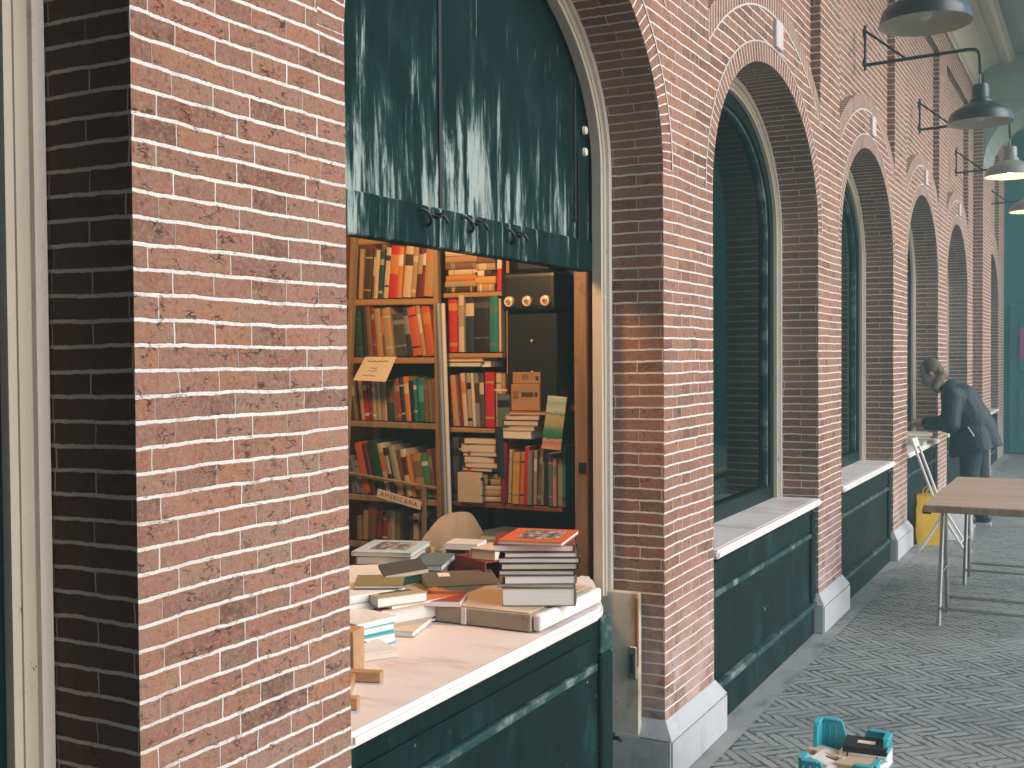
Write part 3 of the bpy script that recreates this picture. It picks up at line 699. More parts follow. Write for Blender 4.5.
ORD = 'first second third fourth fifth sixth seventh eighth ninth tenth eleventh twelfth thirteenth fourteenth fifteenth sixteenth seventeenth eighteenth nineteenth twentieth twenty-first twenty-second twenty-third twenty-fourth'.split()
PX_M = .00486
def shelf_row(x0, x1, y, z, spec, where, group, ztop=None, sag=0.):
    """spec: colour width(px) height(px) lean(px, + leans right at the top) [spine colour]"""
    items = [s.split(':') for s in spec.split()]
    n = 0; x = x0; tot = sum(float(i[1]) for i in items)*PX_M; f = (x1-x0)/tot if x1 else 1.
    for it in items:
        w = float(it[1])*PX_M*f
        if it[0] == '_': x += w; continue
        n += 1
        H = float(it[2])*PX_M*.92; ln = float(it[3])/float(it[2]) if len(it) > 3 and it[3] else 0.
        ln = math.atan(ln); T = w*math.cos(ln)*.97
        W = random.uniform(.135, .17)
        cx = x+w/2; zz = z+sag*(x-x0)+abs(math.sin(ln))*T/2
        mt = Matrix.Translation((cx, y+random.uniform(0, .022), zz+.001)) @ Matrix.Rotation(ln, 4, 'Y')
        nm = it[0].replace('_', ' ')
        thick = 'thin ' if T < .017 else ('thick ' if T > .038 else '')
        lean = ' leaning' if abs(ln) > .12 else ' standing'
        place_book(H, W, max(T, .006), it[0], mt, f'{thick}{nm} book{lean} {ORD[n-1]} from left on the {where}', group,
                   'page', T > .02, it[4] if len(it) > 4 else None)
        x += w
def lying(cx, cy, z, H, W, T, rz, c, label, group, pages='page', hard=True, spine=None, tilt=None, extra=None):
    """book lying flat: (cx, cy) its centre, z its underside; the spine faces the local -x side turned by rz"""
    m = Matrix.Translation((cx, cy, z+T/2)) @ Matrix.Rotation(rz, 4, 'Z')
    if tilt: m = m @ Matrix.Rotation(tilt[1], 4, tilt[0])
    base = Matrix(((0, 1, 0, -W/2), (0, 0, 1, -H/2), (1, 0, 0, 0), (0, 0, 0, 1)))
    return place_book(H, W, T, c, m @ base, label, group, pages, hard, spine, extra)

# --- the open timber rack at the left
RX0, RX1 = -1.53, -1.095
YS = 4.15
rack = thing('bookcase', 'grey brown timber rack of open shelves at the left of the stall, uprights splayed', 'bookcase', (-1.31, 4.25, 0))
def rk(name, fn):
    m = MB(); fn(m); return m.build(name, rack)
lx = lambda x, y=0: (x+1.31, y-4.25)
for (xa, za, xb, zb_) in ((-1.495, 2.2, -1.60, .55), (-1.075, 2.2, -1.06, .55)):
    m = MB(); m.tube([(xa+1.31, YS-4.25-.012, za), (xb+1.31, YS-4.25-.012, zb_)], .017, M['rack_wood'], 4); m.build('upright', rack)
    m = MB(); m.tube([(xa+1.31, .135, za), (xb+1.31, .135, zb_)], .017, M['rack_wood'], 4); m.build('upright', rack)
SH = [(1.857, -.03), (1.600, -.012), (1.316, -.02), (.985, -.02), (.775, -.01)]
for i, (z0, tl) in enumerate(SH):
    m = MB(); m.box((-.01, .05, z0-.011), (.45, .20, .020), M['shelf_wood'] if i < 2 else M['rack_wood'], Matrix.Rotation(-tl*.5, 4, 'Y'), .002); m.build('shelf', rack)
    m = MB(); m.box((-.012, -.095, z0-.012), (.47, .014, .026), M['shelf_wood'] if i < 2 else M['rack_wood'], Matrix.Rotation(-tl*.5, 4, 'Y'), .002); m.build('shelf_lip', rack)
m = MB(); m.box((.0, -.09, 2.118), (.44, .02, .028), M['shelf_wood'], None, .002); m.build('top_rail', rack)
m = MB(); m.tube([(-.25, -.112, 1.085), (.24, -.112, 1.035)], .0085, M['rack_wood'], 6); m.build('guard_rail', rack)
m = MB(); m.box((.165, -.115, .86), (.022, .012, .37), M['rack_wood'], None, .002); m.build('guard_post', rack)
m = MB(); m.box((.01, .17, 1.37), (.56, .008, 1.65), M['booth_dark']); m.build('back_panel', rack)
pole = MB(); pole.tube([(-1.052, 4.115, 1.83), (-1.022, 4.115, .76)], .014, M['steel'], 12); pole.tube([(-1.030, 4.118, 1.83), (-1.0, 4.118, .76)], .009, M['white_metal'], 10)
tag(pole.build('shelf_pole', None, 40), 'pale metal pole standing upright between the two bookcases', 'pole')

G1 = 'books on the timber rack'
shelf_row(RX0+.035, RX1-.01, YS, SH[0][0]+.004, 'tan:4:50:3 dark_brown:8:50:4:tan brown:4:50:4 cream:4:48:4 dark_green:5:47:4:beige cream:6:50:5 red:9:51:5:orange orange:5:50:4 cream:8:50:5:dark_brown tan:5:49:5 maroon:5:50:5 dark_red:4:50:5 tan:9:50:4:orange', 'top shelf of the timber rack', G1)
shelf_row(RX0+.02, RX1-.005, YS, SH[1][0]+.004, 'dark_green:7:46:-2:teal black:5:47:-3 brown:5:50:-4 dark_red:4:50:-4 tan:6:48:-4 brown:4:48:-4 tan:8:48:-5:cream dark_grey:13:42:-4:grey navy:5:48:-6 orange_red:9:48:-8:black tan:4:50:-8 orange_red:8:50:-7:orange', 'second shelf of the timber rack', G1)
shelf_row(RX0-.01, RX1+.0, YS, SH[2][0]+.004, 'dark_brown:4:40:-4 brown:4:40:-5 black:4:40:-5 tan:4:40:-4 red:7:43:-5 dark_red:4:42:-5 tan:4:40:-3 beige:5:40:-3 tan:5:40:-2 cream:3:40:-2 dark_green:10:40:-2:brown brown:3:38:-2 brick_red:6:42:-4 navy:5:43:-4 orange:6:44:-4:cream black:3:40:-3 teal:4:42:-2 teal:8:43:-2:turquoise brown:5:41:-2 olive:4:41:-2 brown:4:42:-1', 'third shelf of the timber rack', G1)
shelf_row(RX0-.015, RX1+.005, YS, SH[3][0]+.004, 'grey:4:38:-8 slate:4:36:-9 beige:3:34:-9 orange_red:8:52:-12 maroon:4:52:-12 dark_green:9:54:-12 cream:6:52:-12 black:4:48:-10 beige:6:50:-12 brown:4:46:-10 cream:5:47:-9 orange:3:42:-8 tan:9:42:-7:olive green:6:42:-7:white brown:4:48:-7', 'fourth shelf of the timber rack', G1)
shelf_row(RX0+.0, RX1-.02, YS+.02, SH[4][0]+.004, 'olive:4:24:0 tan:6:30:1 brown:8:37:1:brick_red dark_red:5:29:1 brick_red:5:30:1 tan:4:31:0 beige:4:31:0 olive:4:30:0 _:8:1 dark_grey:5:28:0 cream:5:30:0 slate:5:27:0 _:4:1 dark_brown:6:26:0', 'lowest shelf of the timber rack', G1)
# loose papers lying across under the shelves
def paper(cx, cy, z, lx_, ly_, rz, label, m='card'):
    o = MB(); o.box((0, 0, 0), (lx_, ly_, .006), M[m], None, .001)
    o = o.build('paper_pad'); o.location = (cx, cy, z); o.rotation_euler = (0, 0, rz); return tag(o, label, 'paper')

# --- second bookcase, right of the pole
CX0, CX1 = -1.035, -.765
bc2 = thing('bookcase', 'reddish pine bookcase of short shelves right of the metal pole', 'bookcase', (-.9, 4.28, 0))
for z0, x0_, x1_ in ((1.874, -1.05, -.765), (1.617, -1.05, -.765), (1.300, -1.05, -.765), (.985, -1.05, -.49)):
    m = MB(); m.box(((x0_+x1_)/2+.9, 0, z0-.010), (x1_-x0_, .26, .020), M['booth_wood'] if z0 < 1 else M['shelf_wood'], None, .003); m.build('shelf', bc2)
m = MB(); m.box((.143, .02, 1.60), (.014, .22, 1.2), M['shelf_wood']); m.build('side_panel', bc2)
m = MB(); m.box((0, .125, 1.45), (.30, .01, 1.5), M['booth_dark']); m.build('back_panel', bc2)
m = MB(); m.box((.15, .125, .90), (.57, .012, .9), M['booth_dark']); m.build('lower_back_panel', bc2)
m = MB(); m.box((-.155, .03, 1.35), (.012, .2, 1.75), M['booth_dark']); m.build('side_panel', bc2)
G2 = 'books on the reddish bookcase'
shelf_row(CX0, CX0+.262, YS, 1.621, 'red:12:57:0:orange slate:4:54:0 cream:7:54:0:beige navy:11:55:0:cream black:20:56:0:dark_grey teal:11:53:0:slate cream:3:50:0', 'second reddish shelf', G2)
shelf_row(CX0, CX0+.275, YS, 1.304, 'brown:7:49:-1 tan:6:49:-4:orange dark_red:4:50:-3 cream:5:51:-4 beige:5:51:-2 white:4:51:-4 grey:5:50:-2 dark_grey:5:50:-1 red:10:52:0:yellow cream:6:51:0 tan:4:50:0', 'third reddish shelf', G2)
shelf_row(-.785, -.725, YS-.03, 1.304, 'slate:14:31:0', 'third shelf end by the fuse box', G2)
paper(-.768, 4.145, 1.462, .06, .006, 0, 'white card propped above the grey book at the end of the third shelf').rotation_euler = (0, 0, 0)
shelf_row(CX0, CX0+.118, YS, .989, 'dark_grey:11:60:0 black:7:60:0 orange:3:58:0 red:4:48:0', 'lowest reddish shelf beside the pole', G2)
shelf_row(-.772, -.47, YS-.01, .989, 'dark_red:6:57:2 cream:4:50:2 brown:3:48:2 yellow:8:48:2 orange:5:48:2 red:5:54:3 grey:5:50:1 beige:4:50:1 brown:4:54:4 grey:4:40:1 navy:7:48:1 slate:5:48:0 pink:4:44:0 beige:7:44:0:grey teal:4:55:0', 'lowest reddish shelf, right half', G2)
# cream book facing out, a row of page blocks and a pile above them
place_book(.125, .11, .02, 'cream', Matrix.Translation((-.905, 4.12, .99)) @ Matrix.Rotation(R(90), 4, 'Z') @ Matrix.Translation((0, -.055, 0)), 'cream book facing out at the lowest shelf beneath a small pile', 'books on the reddish bookcase')
zz = .99
for i, (w_, t_, c_) in enumerate(((.075, .022, 'cream'), (.08, .026, 'tan'), (.072, .02, 'cream'), (.078, .026, 'beige'), (.07, .02, 'tan'))):
    lying(-.812, 4.20, zz, .11, w_, t_, R(100), c_, f'{c_} paperback, {ORD[i]} from the bottom of the small pile right of the cream book', G2, 'page', False); zz += t_+.0006
zz = 1.118
for i, (w_, t_, c_, n_) in enumerate(((.15, .016, 'grey', 'grey'), (.16, .018, 'white', 'white'), (.14, .03, 'tan', 'tan'), (.18, .014, 'cream', 'cream'), (.165, .036, 'beige', 'beige'), (.17, .022, 'tan', 'tan topmost'))):
    lying(-.875+(.012 if i % 2 else -.008), 4.21, zz, .13, w_, t_, R(176+4*(i % 3)), c_, f'{n_} book lying {ORD[i]} from below in the pile over the cream book', G2, 'page', i % 2 == 0); zz += t_+.0006
place_book(.21, .14, .035, 'navy', Matrix.Translation((-.765, 4.135, 1.10)) @ Matrix.Rotation(R(-3), 4, 'Y'), 'dark blue book wedged upright above the lowest shelf, left of the red one', 'books on the reddish bookcase')
# flat books over the third shelf
zz = 1.565
for i, (w_, t_, c_, cx_) in enumerate(((.17, .022, 'dark_green', -.955), (.18, .014, 'orange', -.95))):
    lying(cx_, 4.22, zz-.006, .13, w_, t_, 0, c_, f'{c_.replace("_", " ")} book lying flat on the upright books of the third shelf', G2); zz += t_+.0006
lying(-.86, 4.23, 1.559, .12, .06, .024, 0, 'white', 'white book lying flat beside the green one above the third shelf', G2, 'page_white')
# two piles at the top of the second bookcase
for px_, n_, w_, nm in ((-.955, 7, .16, 'left'), (-.845, 6, .10, 'right')):
    zz = 1.876
    for i in range(n_):
        c_ = ['dark_brown', 'tan', 'orange', 'cream', 'brown', 'tan', 'cream'][i] if nm == 'left' else ['tan', 'yellow', 'dark_brown', 'tan', 'brown', 'orange'][i]
        t_ = random.uniform(.022, .034)
        lying(px_+random.uniform(-.006, .006), 4.225, zz, w_-.02+random.uniform(0, .02), .14, t_, R(90)+random.uniform(-.06, .06), c_, f'{c_.replace("_", " ")} book, {ORD[i]} from the bottom of the {nm} pile beneath the shutter edge', G2, 'page', i % 2 == 0); zz += t_+.0006
shelf_row(-.795, -.772, YS, 1.876, 'red:5:46:1', 'top reddish shelf beside the piles', G2)
# pile, tan box and landscape booklet over the right half of the lowest shelf
zz = 1.262
for i, (w_, t_, c_, cx_) in enumerate(((.17, .034, 'cream', -.70), (.155, .018, 'cream', -.685), (.16, .024, 'dark_brown', -.675), (.15, .022, 'tan', -.67), (.16, .012, 'orange', -.65))):
    lying(cx_, 4.20, zz, .13, w_, t_, R(-4+3*i), c_, f'{c_.replace("_", " ")} book, {ORD[i]} from the bottom of the pile below the tan box', G2, 'page' if i else 'page_white'); zz += t_+.0006
tb = thing('cardboard_box', 'small tan cardboard box with dark printed marks in front of the fuse box', 'box', (-.66, 4.19, zz+.002))
m = MB(); m.box((0, 0, .055), (.135, .07, .11), M['raw_wood'], None, .003); m.build('box_body', tb)
m = MB(); m.box((.01, -.0365, .068), (.055, .002, .018), M['ink']); m.box((-.045, -.0365, .066), (.025, .002, .03), M['ink_brown']); m.box((.05, -.0365, .068), (.012, .002, .018), M['ink']); m.build('printed_marks', tb)
m = MB(); m.box((0, .0, .135), (.13, .05, .05), M['raw_wood'], None, .003); m.box((-.005, -.026, .14), (.028, .002, .022), M['ink_brown']); m.box((.05, -.026, .135), (.012, .002, .018), M['ink']); m.build('box_lid', tb)

def art_landscape():
    t = NT('painted landscape cover'); p = t.coord('Object'); x, y, z = t.sep(p)
    zz = t.math('ADD', z, t.math('MULTIPLY', t.math('SUBTRACT', t.noise(p, 40., 3.), .5), .03))
    c = t.ramp(t.math('DIVIDE', zz, .218), [(0., (.60, .45, .38)), (.13, (.55, .16, .13)), (.19, (.5, .42, .36)), (.2, (.02, .16, .10)), (.36, (.06, .26, .16)), (.46, (.38, .36, .16)), (.62, (.46, .40, .24)), (.66, (.10, .24, .19)), (.72, (.52, .56, .50)), (.86, (.30, .44, .42)), (1., (.62, .66, .64))])
    return t.fin(c, .3)
M['landscape'] = art_landscape()
bk = MB(); bk.box((0, 0, .108), (.086, .006, .216), M['landscape'], None, .001); bk = bk.build('booklet'); bk.location = (-.515, 4.10, 1.226); bk.rotation_euler = (R(-8), R(4), 0)
tag(bk, 'tall booklet with a green landscape cover propped on the right end of the shelf', 'booklet')
pk = MB(); pk.box((0, 0, .04), (.07, .03, .08), M['raw_wood'], None, .003); pk = pk.build('carton'); pk.location = (-.475, 4.33, 1.40)
tag(pk, 'plain brown carton at the foot of the orange conduit', 'carton')
m = MB(); m.box((-.47, 4.345, 1.388), (.13, .14, .022), M['shelf_wood']); m.build('corner_shelf', bld)

# --- fuse box with three porcelain fuses
fb = thing('fuse_box', 'black metal fuse box with three cream porcelain fuse caps', 'fuse box', (-.634, 4.27, 1.40))
m = MB(); m.box((0, 0, .17), (.236, .20, .44), M['bakelite'], None, .006); m.build('cabinet', fb)
m = MB(); m.box((0, -.02, .47), (.25, .23, .16), M['bakelite'], None, .02, 3); m.build('fuse_head', fb)
m = MB(); m.box((0, -.01, .575), (.16, .17, .05), M['bakelite'], None, .015, 2); m.build('top_cover', fb)
for i in range(3):
    m = MB(); m.lathe([(0, .022), (.010, .022), (.012, .016), (.020, .014), (.023, .004), (.023, 0)], M['porcelain'], (0, 0, 0), 24)
    o = m.build('fuse_cap', fb, 40); o.location = (-.083+.083*i, -.137, .428); o.rotation_euler = (R(90), 0, 0)
    q = MB(); q.lathe([(0, .026), (.006, .025), (.0075, .021)], M['ink_brown'], (0, 0, 0), 16); q = q.build('fuse_window', o, 40)
for dz, dx in ((.265, .0), (.135, .0)):
    m = MB(); m.lathe([(0, .008), (.006, .006), (.008, 0)], M['steel'], (0, 0, 0), 16); o = m.build('screw', fb, 40); o.location = (dx, -.101, dz); o.rotation_euler = (R(90), 0, 0)
cd = thing('conduit', 'orange painted conduit pipe bending into the fuse box', 'pipe', (-.465, 4.38, 1.4))
m = MB(); m.tube([(0, 0, .0), (0, 0, .49)]+[(-.045*(1-math.cos(a)), 0, .49+.045*math.sin(a)) for a in (.4, .8, 1.2, 1.57)]+[(-.085, 0, .535)], .0085, M['copper'], 12); m.build('pipe', cd, 40)
for z0 in (.17, .415):
    m = MB(); m.box((-.004, -.004, z0), (.05, .024, .012), M['copper'], None, .002); m.build('clip', cd)

# --- signs
def text_mesh(name, txt, size, m, parent, loc, rot, shear=0.):
    cu = bpy.data.curves.new(name, 'FONT'); cu.body = txt; cu.size = size; cu.align_x = 'CENTER'; cu.align_y = 'CENTER'; cu.extrude = .0006; cu.space_character = 1.25
    o = bpy.data.objects.new(name, cu); col.objects.link(o)
    me = bpy.data.meshes.new_from_object(o.evaluated_get(bpy.context.evaluated_depsgraph_get()))
    bpy.data.objects.remove(o); me.materials.clear(); me.materials.append(m)
    t = bpy.data.objects.new(name, me); col.objects.link(t); t.parent = parent; t.location = loc; t.rotation_euler = rot
    return t
sg = thing('shelf_sign', 'long cream card sign lettered in brown, hung slanting below the fourth shelf', 'sign', (-1.255, 4.105, .985))
sg.rotation_euler = (0, R(12), R(2))
m = MB(); m.box((0, 0, 0), (.225, .004, .036), M['card']); m.build('card', sg)
text_mesh('lettering', 'AMERICANA', .029, M['ink_brown'], sg, (0, -.003, 0), (R(90), 0, 0))
nt = thing('price_note', 'cream paper note with scribbled lines hanging from the second rack shelf', 'note', (-1.335, 4.105, 1.585))
m = MB(); m.face([(-.085, -.006, .02), (.078, -.006, .02), (.048, -.045, -.088), (-.125, -.045, -.082)], M['card']); m.face([(-.085, -.0075, .02), (.078, -.0075, .02), (.048, -.0465, -.088), (-.125, -.0465, -.082)], M['card']); m.build('sheet', nt)
m = MB()
for zt, xa, xb, r_ in ((.0, -.065, .05, .0022), (-.03, -.045, -.005, .0016), (-.042, -.055, .0, .0016), (-.062, -.075, -.01, .0018)):
    n = int((xb-xa)/.004)
    pts = [(xa+i*.004, -.0068-.36*(.02-zt)-.0022, zt+.0035*math.sin(i*2.3)+.0018*math.sin(i*.9)) for i in range(n)]
    m.tube(pts, r_*.55, M['ink'], 5)
m.build('handwriting', nt)

# ------------------------------------------------------------------ things on the counter
CT = .7725
bd = thing('folded_board', 'thick beige wooden board with flaking paint lying on the white counter', 'board', (-.21, 3.235, CT+.001))
m = MB(); m.box((-.012, 0, .027), (.335, .47, .052), M['board_side'], None, .006, 2); m.build('slab', bd)
m = MB(); m.box((-.012, 0, .0545), (.315, .45, .004), M['board_top'], None, .001); m.build('top_face', bd)
m = MB(); m.box((.172, .004, .028), (.028, .462, .050), M['white_edge'], None, .012, 3); m.build('white_edge', bd)
m = MB(); m.box((-.075, -.237, .027), (.018, .004, .05), M['white_edge'], None, .001); m.build('paint_patch', bd)
BT = CT+.0585
GS = 'books in the tall stack on the board'
a0 = R(22)
zz = BT
def cover_picture(o, H, W, T):
    t = NT('black and white cover photograph'); p = t.coord('Object')
    n = t.noise(p, 38., 6., .75); c = t.ramp(n, [(.38, (.02, .02, .02)), (.5, (.16, .15, .14)), (.6, (.55, .53, .5))])
    mm = t.fin(c, .3)
    q = MB(); q.box((T/2+.0008, W*.53, H*.52), (.0012, W*.62, H*.62), mm); q.build('cover_picture', o)
STK = [(.225, .25, .056, 'olive', 'page_white', 207, 0, 'thick olive grey hardback at the bottom of the tall stack'),
       (.24, .25, .012, 'grey', 'page', 205, -.004, 'thin grey book second from the bottom of the tall stack'),
       (.22, .26, .026, 'grey', 'page_white', 209, .0, 'grey edged white book third from the bottom of the tall stack'),
       (.235, .26, .016, 'black', 'page', 206, -.004, 'black edged thin book in the middle of the tall stack'),
       (.235, .25, .020, 'dark_green', 'page', 208, .0, 'dark green book just above the middle of the tall stack'),
       (.25, .25, .017, 'black', 'page_white', 206, .004, 'black bound white paged book, fourth from the top of the tall stack'),
       (.225, .25, .016, 'brown', 'page_white', 208, .006, 'brown thin book third from the top of the tall stack'),
       (.25, .25, .022, 'dark_red', 'page_white', 205, -.012, 'dark red hardback beneath the orange red one atop the stack')]
for W_, H_, T_, c_, pg_, rz_, dx_, lab in STK:
    lying(-.135+dx_, 3.215, zz, H_, W_, T_, R(rz_), c_, lab, GS, pg_); zz += T_+.0006
lying(-.125, 3.205, zz, .26, .205, .013, R(13), 'orange_red', 'orange red picture book with black and white cover photo on top of the stack', GS, 'page_white', True, None, None, cover_picture)
def top_label(c_, fx=.5, fz=.5, sx=.4, sz=.2):
    def f(o, H, W, T):
        q = MB(); q.box((T/2+.0008, W*fx, H*fz), (.0012, W*sx, H*sz), M[c_]); q.build('cover_label', o)
    return f
GC = 'books spread over the stall counter'
# far left pile
zz = CT
for T_, W_, H_, c_, rz_, lab, ex in ((.04, .20, .25, 'brick_red', 18, 'brick red hardback at the bottom of the far left pile', None), (.05, .21, .25, 'tan', 14, 'thick tan book in the middle of the far left pile', None),
                              (.03, .20, .25, 'brown', 20, 'brown book under the picture book of the far left pile', None), (.016, .22, .26, 'pale_blue', 17, 'pale blue picture book on top of the far left pile', cover_picture)):
    lying(-.845, 3.44, zz, H_, W_, T_, R(rz_), c_, lab, GC, 'page', True, None, None, ex); zz += T_+.0006
lying(-.745, 3.45, CT, .22, .16, .078, R(24), 'black', 'thick black book standing beside the far left pile', GC)
lying(-.70, 3.45, CT+.0796, .24, .16, .022, R(20), 'slate', 'slate grey book lying on the thick black book', GC, 'page_white')
lying(-.65, 3.44, CT, .24, .17, .012, R(48), 'brown', 'brown magazine beneath the tilted grey book', GC, 'page', False)
# white magazines cut by the brick corner
zz = CT
for i, (T_, c_, lab) in enumerate(((.022, 'white', 'white magazine at the bottom of the pile by the brick corner'), (.02, 'pale_blue', 'pale blue magazine second in the pile by the brick corner'), (.024, 'slate', 'slate covered magazine third in the pile by the brick corner'), (.026, 'white', 'white magazine on top of the pile by the brick corner'))):
    lying(-.79, 3.16, zz, .28, .21, T_, R(205+4*i), c_, lab, GC, 'page_white', False); zz += T_+.0006
# stepped row of white books
zz = CT
lying(-.60, 2.78, zz, .26, .20, .030, R(160), 'slate', 'slate grey thick book low in the white row beside the brick corner', GC, 'page_white'); zz += .0306
lying(-.61, 2.80, zz, .27, .20, .028, R(158), 'slate', 'slate book with white lettering strip in the row beside the brick corner', GC, 'page_white', True, 'white'); zz += .0286
lying(-.63, 2.83, zz, .27, .21, .024, R(154), 'white', 'white paperback in the row beside the brick corner', GC, 'page_white', False); zz += .0246
lying(-.62, 2.86, zz, .28, .21, .026, R(157), 'white', 'white topped magazine atop the row by the brick corner', GC, 'page_white', False)
# red/orange thick book with a tan small book on it
lying(-.49, 2.99, CT, .30, .18, .014, R(-24), 'black', 'thin black book underneath the red spined white paged book', GC, 'page_white')
lying(-.485, 2.98, CT+.0146, .28, .16, .050, R(-24), 'brick_red', 'red spined book with thick white page edges on the counter', GC, 'page_white', True, 'red')
lying(-.46, 2.99, CT+.0652, .27, .15, .010, R(-22), 'orange', 'orange covered thin book on the red spined one', GC, 'page_white', False)
lying(-.475, 2.90, CT+.0758, .17, .12, .030, R(-30), 'beige', 'small beige book with dark lettering lying on the orange cover', GC, 'page_white', True, None, None, top_label('ink', .55, .5, .12, .62))
# turquoise pair by the corner
lying(-.475, 2.70, CT, .20, .14, .030, R(70), 'turquoise', 'turquoise book with dark green spine, lower of the pair by the battens', GC, 'page_white', True, 'dark_green')
lying(-.49, 2.715, CT+.0306, .20, .14, .022, R(72), 'turquoise', 'turquoise book with teal band, upper of the pair by the battens', GC, 'page_white', True, 'teal')
lying(-.50, 2.72, CT+.0532, .22, .15, .016, R(75), 'white', 'thin white book on top of the turquoise pair', GC, 'page_white', False)
# dark magazines and the tilted labelled book
zz = CT
for i, c_ in enumerate(('slate', 'dark_grey', 'dark_green', 'slate', 'olive')):
    lying(-.515+.004*(i % 2), 3.27, zz, .24, .19, .009, R(-40+3*i), c_, f'{c_.replace("_", " ")} magazine, {ORD[i]} from below in the thin pile beside the board', GC, 'page', False); zz += .0098
lying(-.49, 3.325, CT+.050, .25, .17, .022, R(-50), 'dark_olive', 'olive grey book with a pale label tilted on the magazines', GC, 'page_white', True, None, ('Y', R(6)), top_label('card', .25, .30, .25, .16))
lying(-.60, 3.20, CT, .23, .17, .020, R(-15), 'dark_grey', 'dark grey paperback flat between black book and orange cover', GC, 'page')
# red case, small cream book and upright dark book
rc = thing('red_case', 'open red cardboard slip case on the counter behind the labelled book', 'case', (-.505, 3.53, CT+.0295), R(-28))
m = MB()
for c_, d_ in (((0, 0, .003), (.20, .13, .005)), ((0, -.0625, .042), (.20, .005, .072)), ((0, .0625, .042), (.20, .005, .072)), ((-.0975, 0, .042), (.005, .119, .072)), ((0, 0, .0805), (.20, .13, .004))): m.box(c_, d_, cmat('dark_red'))
m.build('case_shell', rc)
m = MB(); m.box((.02, -.0655, .035), (.10, .001, .035), M['ink']); m.build('case_window', rc)
lying(-.475, 3.53, CT+.1135, .13, .10, .036, R(-2), 'cream', 'small cream book with a red patch lying on the red case', GC, 'page', True, None, None, None)
place_book(.105, .14, .03, 'beige', Matrix.Translation((-.745, 3.62, CT)) @ Matrix.Rotation(R(14), 4, 'Z'), 'beige book standing upright in front of the chair back', GC)
place_book(.095, .14, .045, 'black', Matrix.Translation((-.692, 3.655, CT)) @ Matrix.Rotation(R(12), 4, 'Z'), 'black book standing upright beside the beige one before the chair', GC, 'page_white')
place_book(.098, .14, .035, 'slate', Matrix.Translation((-.648, 3.665, CT)) @ Matrix.Rotation(R(12), 4, 'Z'), 'slate book standing upright right of the black one before the chair', GC, 'page_white')
lying(-.685, 3.70, CT+.106, .12, .13, .022, R(12), 'white', 'white book lying across the upright books before the chair', GC, 'page_white', False)
for i, (x0, y0, z0, H_, W_, T_, rz_, c_, tl, lab) in enumerate((
    (-.56, 3.08, .132, .20, .14, .014, 40, 'dark_grey', ('Y', R(-7)), 'dark grey thin book slipping off the small beige book'),
    (-.70, 3.27, .0, .24, .17, .030, -12, 'brown', None, 'brown book lying between the black book and the tilted labelled one'),
    (-.72, 3.26, .031, .22, .15, .022, -30, 'dark_green', ('X', R(5)), 'dark green book askew in the middle of the counter heap'),
    (-.93, 3.22, .0, .24, .18, .040, 30, 'tan', None, 'tan book in front of the far left pile'),
    (-.90, 3.20, .041, .23, .17, .028, 12, 'white', ('Y', R(4)), 'white book lying on the tan one before the far left pile'),
    (-.66, 2.99, .0, .26, .19, .034, -50, 'white', None, 'thick white paperback behind the red spined book'),
    (-.68, 3.01, .035, .25, .18, .020, -38, 'maroon', None, 'maroon book on the thick white paperback in the heap'),
    (-.50, 3.53, .0, .22, .18, .0295, -25, 'black', None, 'black book behind the board, below the red case'),
    (-.36, 3.63, .0, .24, .12, .024, 10, 'grey', None, 'grey book behind the tall stack near the frame'),
    (-.36, 3.63, .025, .20, .11, .030, 18, 'brown', None, 'brown book on the grey one behind the tall stack'),
    (-.53, 2.60, .0, .24, .17, .022, 64, 'dark_green', None, 'dark green book low beside the brick corner and battens'),
    (-.43, 2.88, .0, .20, .13, .018, 15, 'cream', None, 'cream thin book at the front of the counter heap'),
    (-.80, 2.98, .0, .21, .15, .045, 20, 'orange', None, 'orange book among the heap left of the red spined one'),
    (-.79, 2.98, .046, .20, .14, .030, 33, 'cream', ('Y', R(5)), 'cream book resting on the orange one in the heap'),
    (-.58, 3.44, .0, .20, .14, .05, -18, 'teal', None, 'teal book wedged behind the tilted labelled one'),
    (-.40, 3.03, .056, .17, .12, .018, -70, 'brick_red', ('Y', R(3)), 'small brick red book lying on the left corner of the board'),
    (-.36, 2.60, .0, .16, .11, .020, 58, 'white', None, 'small white paperback alone on the counter near the battens'),
    (-.55, 2.93, .118, .15, .11, .012, -62, 'olive', ('Y', R(6)), 'olive booklet tilted on the orange cover'))):
    lying(x0, y0, CT+z0, H_, W_, T_, R(rz_), c_, lab, GC, 'page_white' if i % 2 else 'page', i % 3 != 0, None, tl)
# low shelf behind the stack with slanting magazines
ls = MB(); ls.box((-.72, 4.12, .74), (.36, .28, .02), M['booth_dark']); ls.box((-.87, 4.12, .365), (.02, .26, .73), M['booth_dark']); ls.box((-.57, 4.12, .365), (.02, .26, .73), M['booth_dark'])
tag(ls.build('side_table'), 'low dark side table under the bookcase holding slanted magazines', 'table')
zz = .752
for i, c_ in enumerate(('dark_grey', 'grey', 'slate', 'dark_green', 'grey', 'navy', 'slate')):
    lying(-.73+.006*i, 4.07, zz, .24, .24, .018, R(14-4*i), c_, f'{c_.replace("_", " ")} magazine, {ORD[i]} from below in the pile behind the chair', 'magazines piled behind the chair', 'page', False); zz += .0188
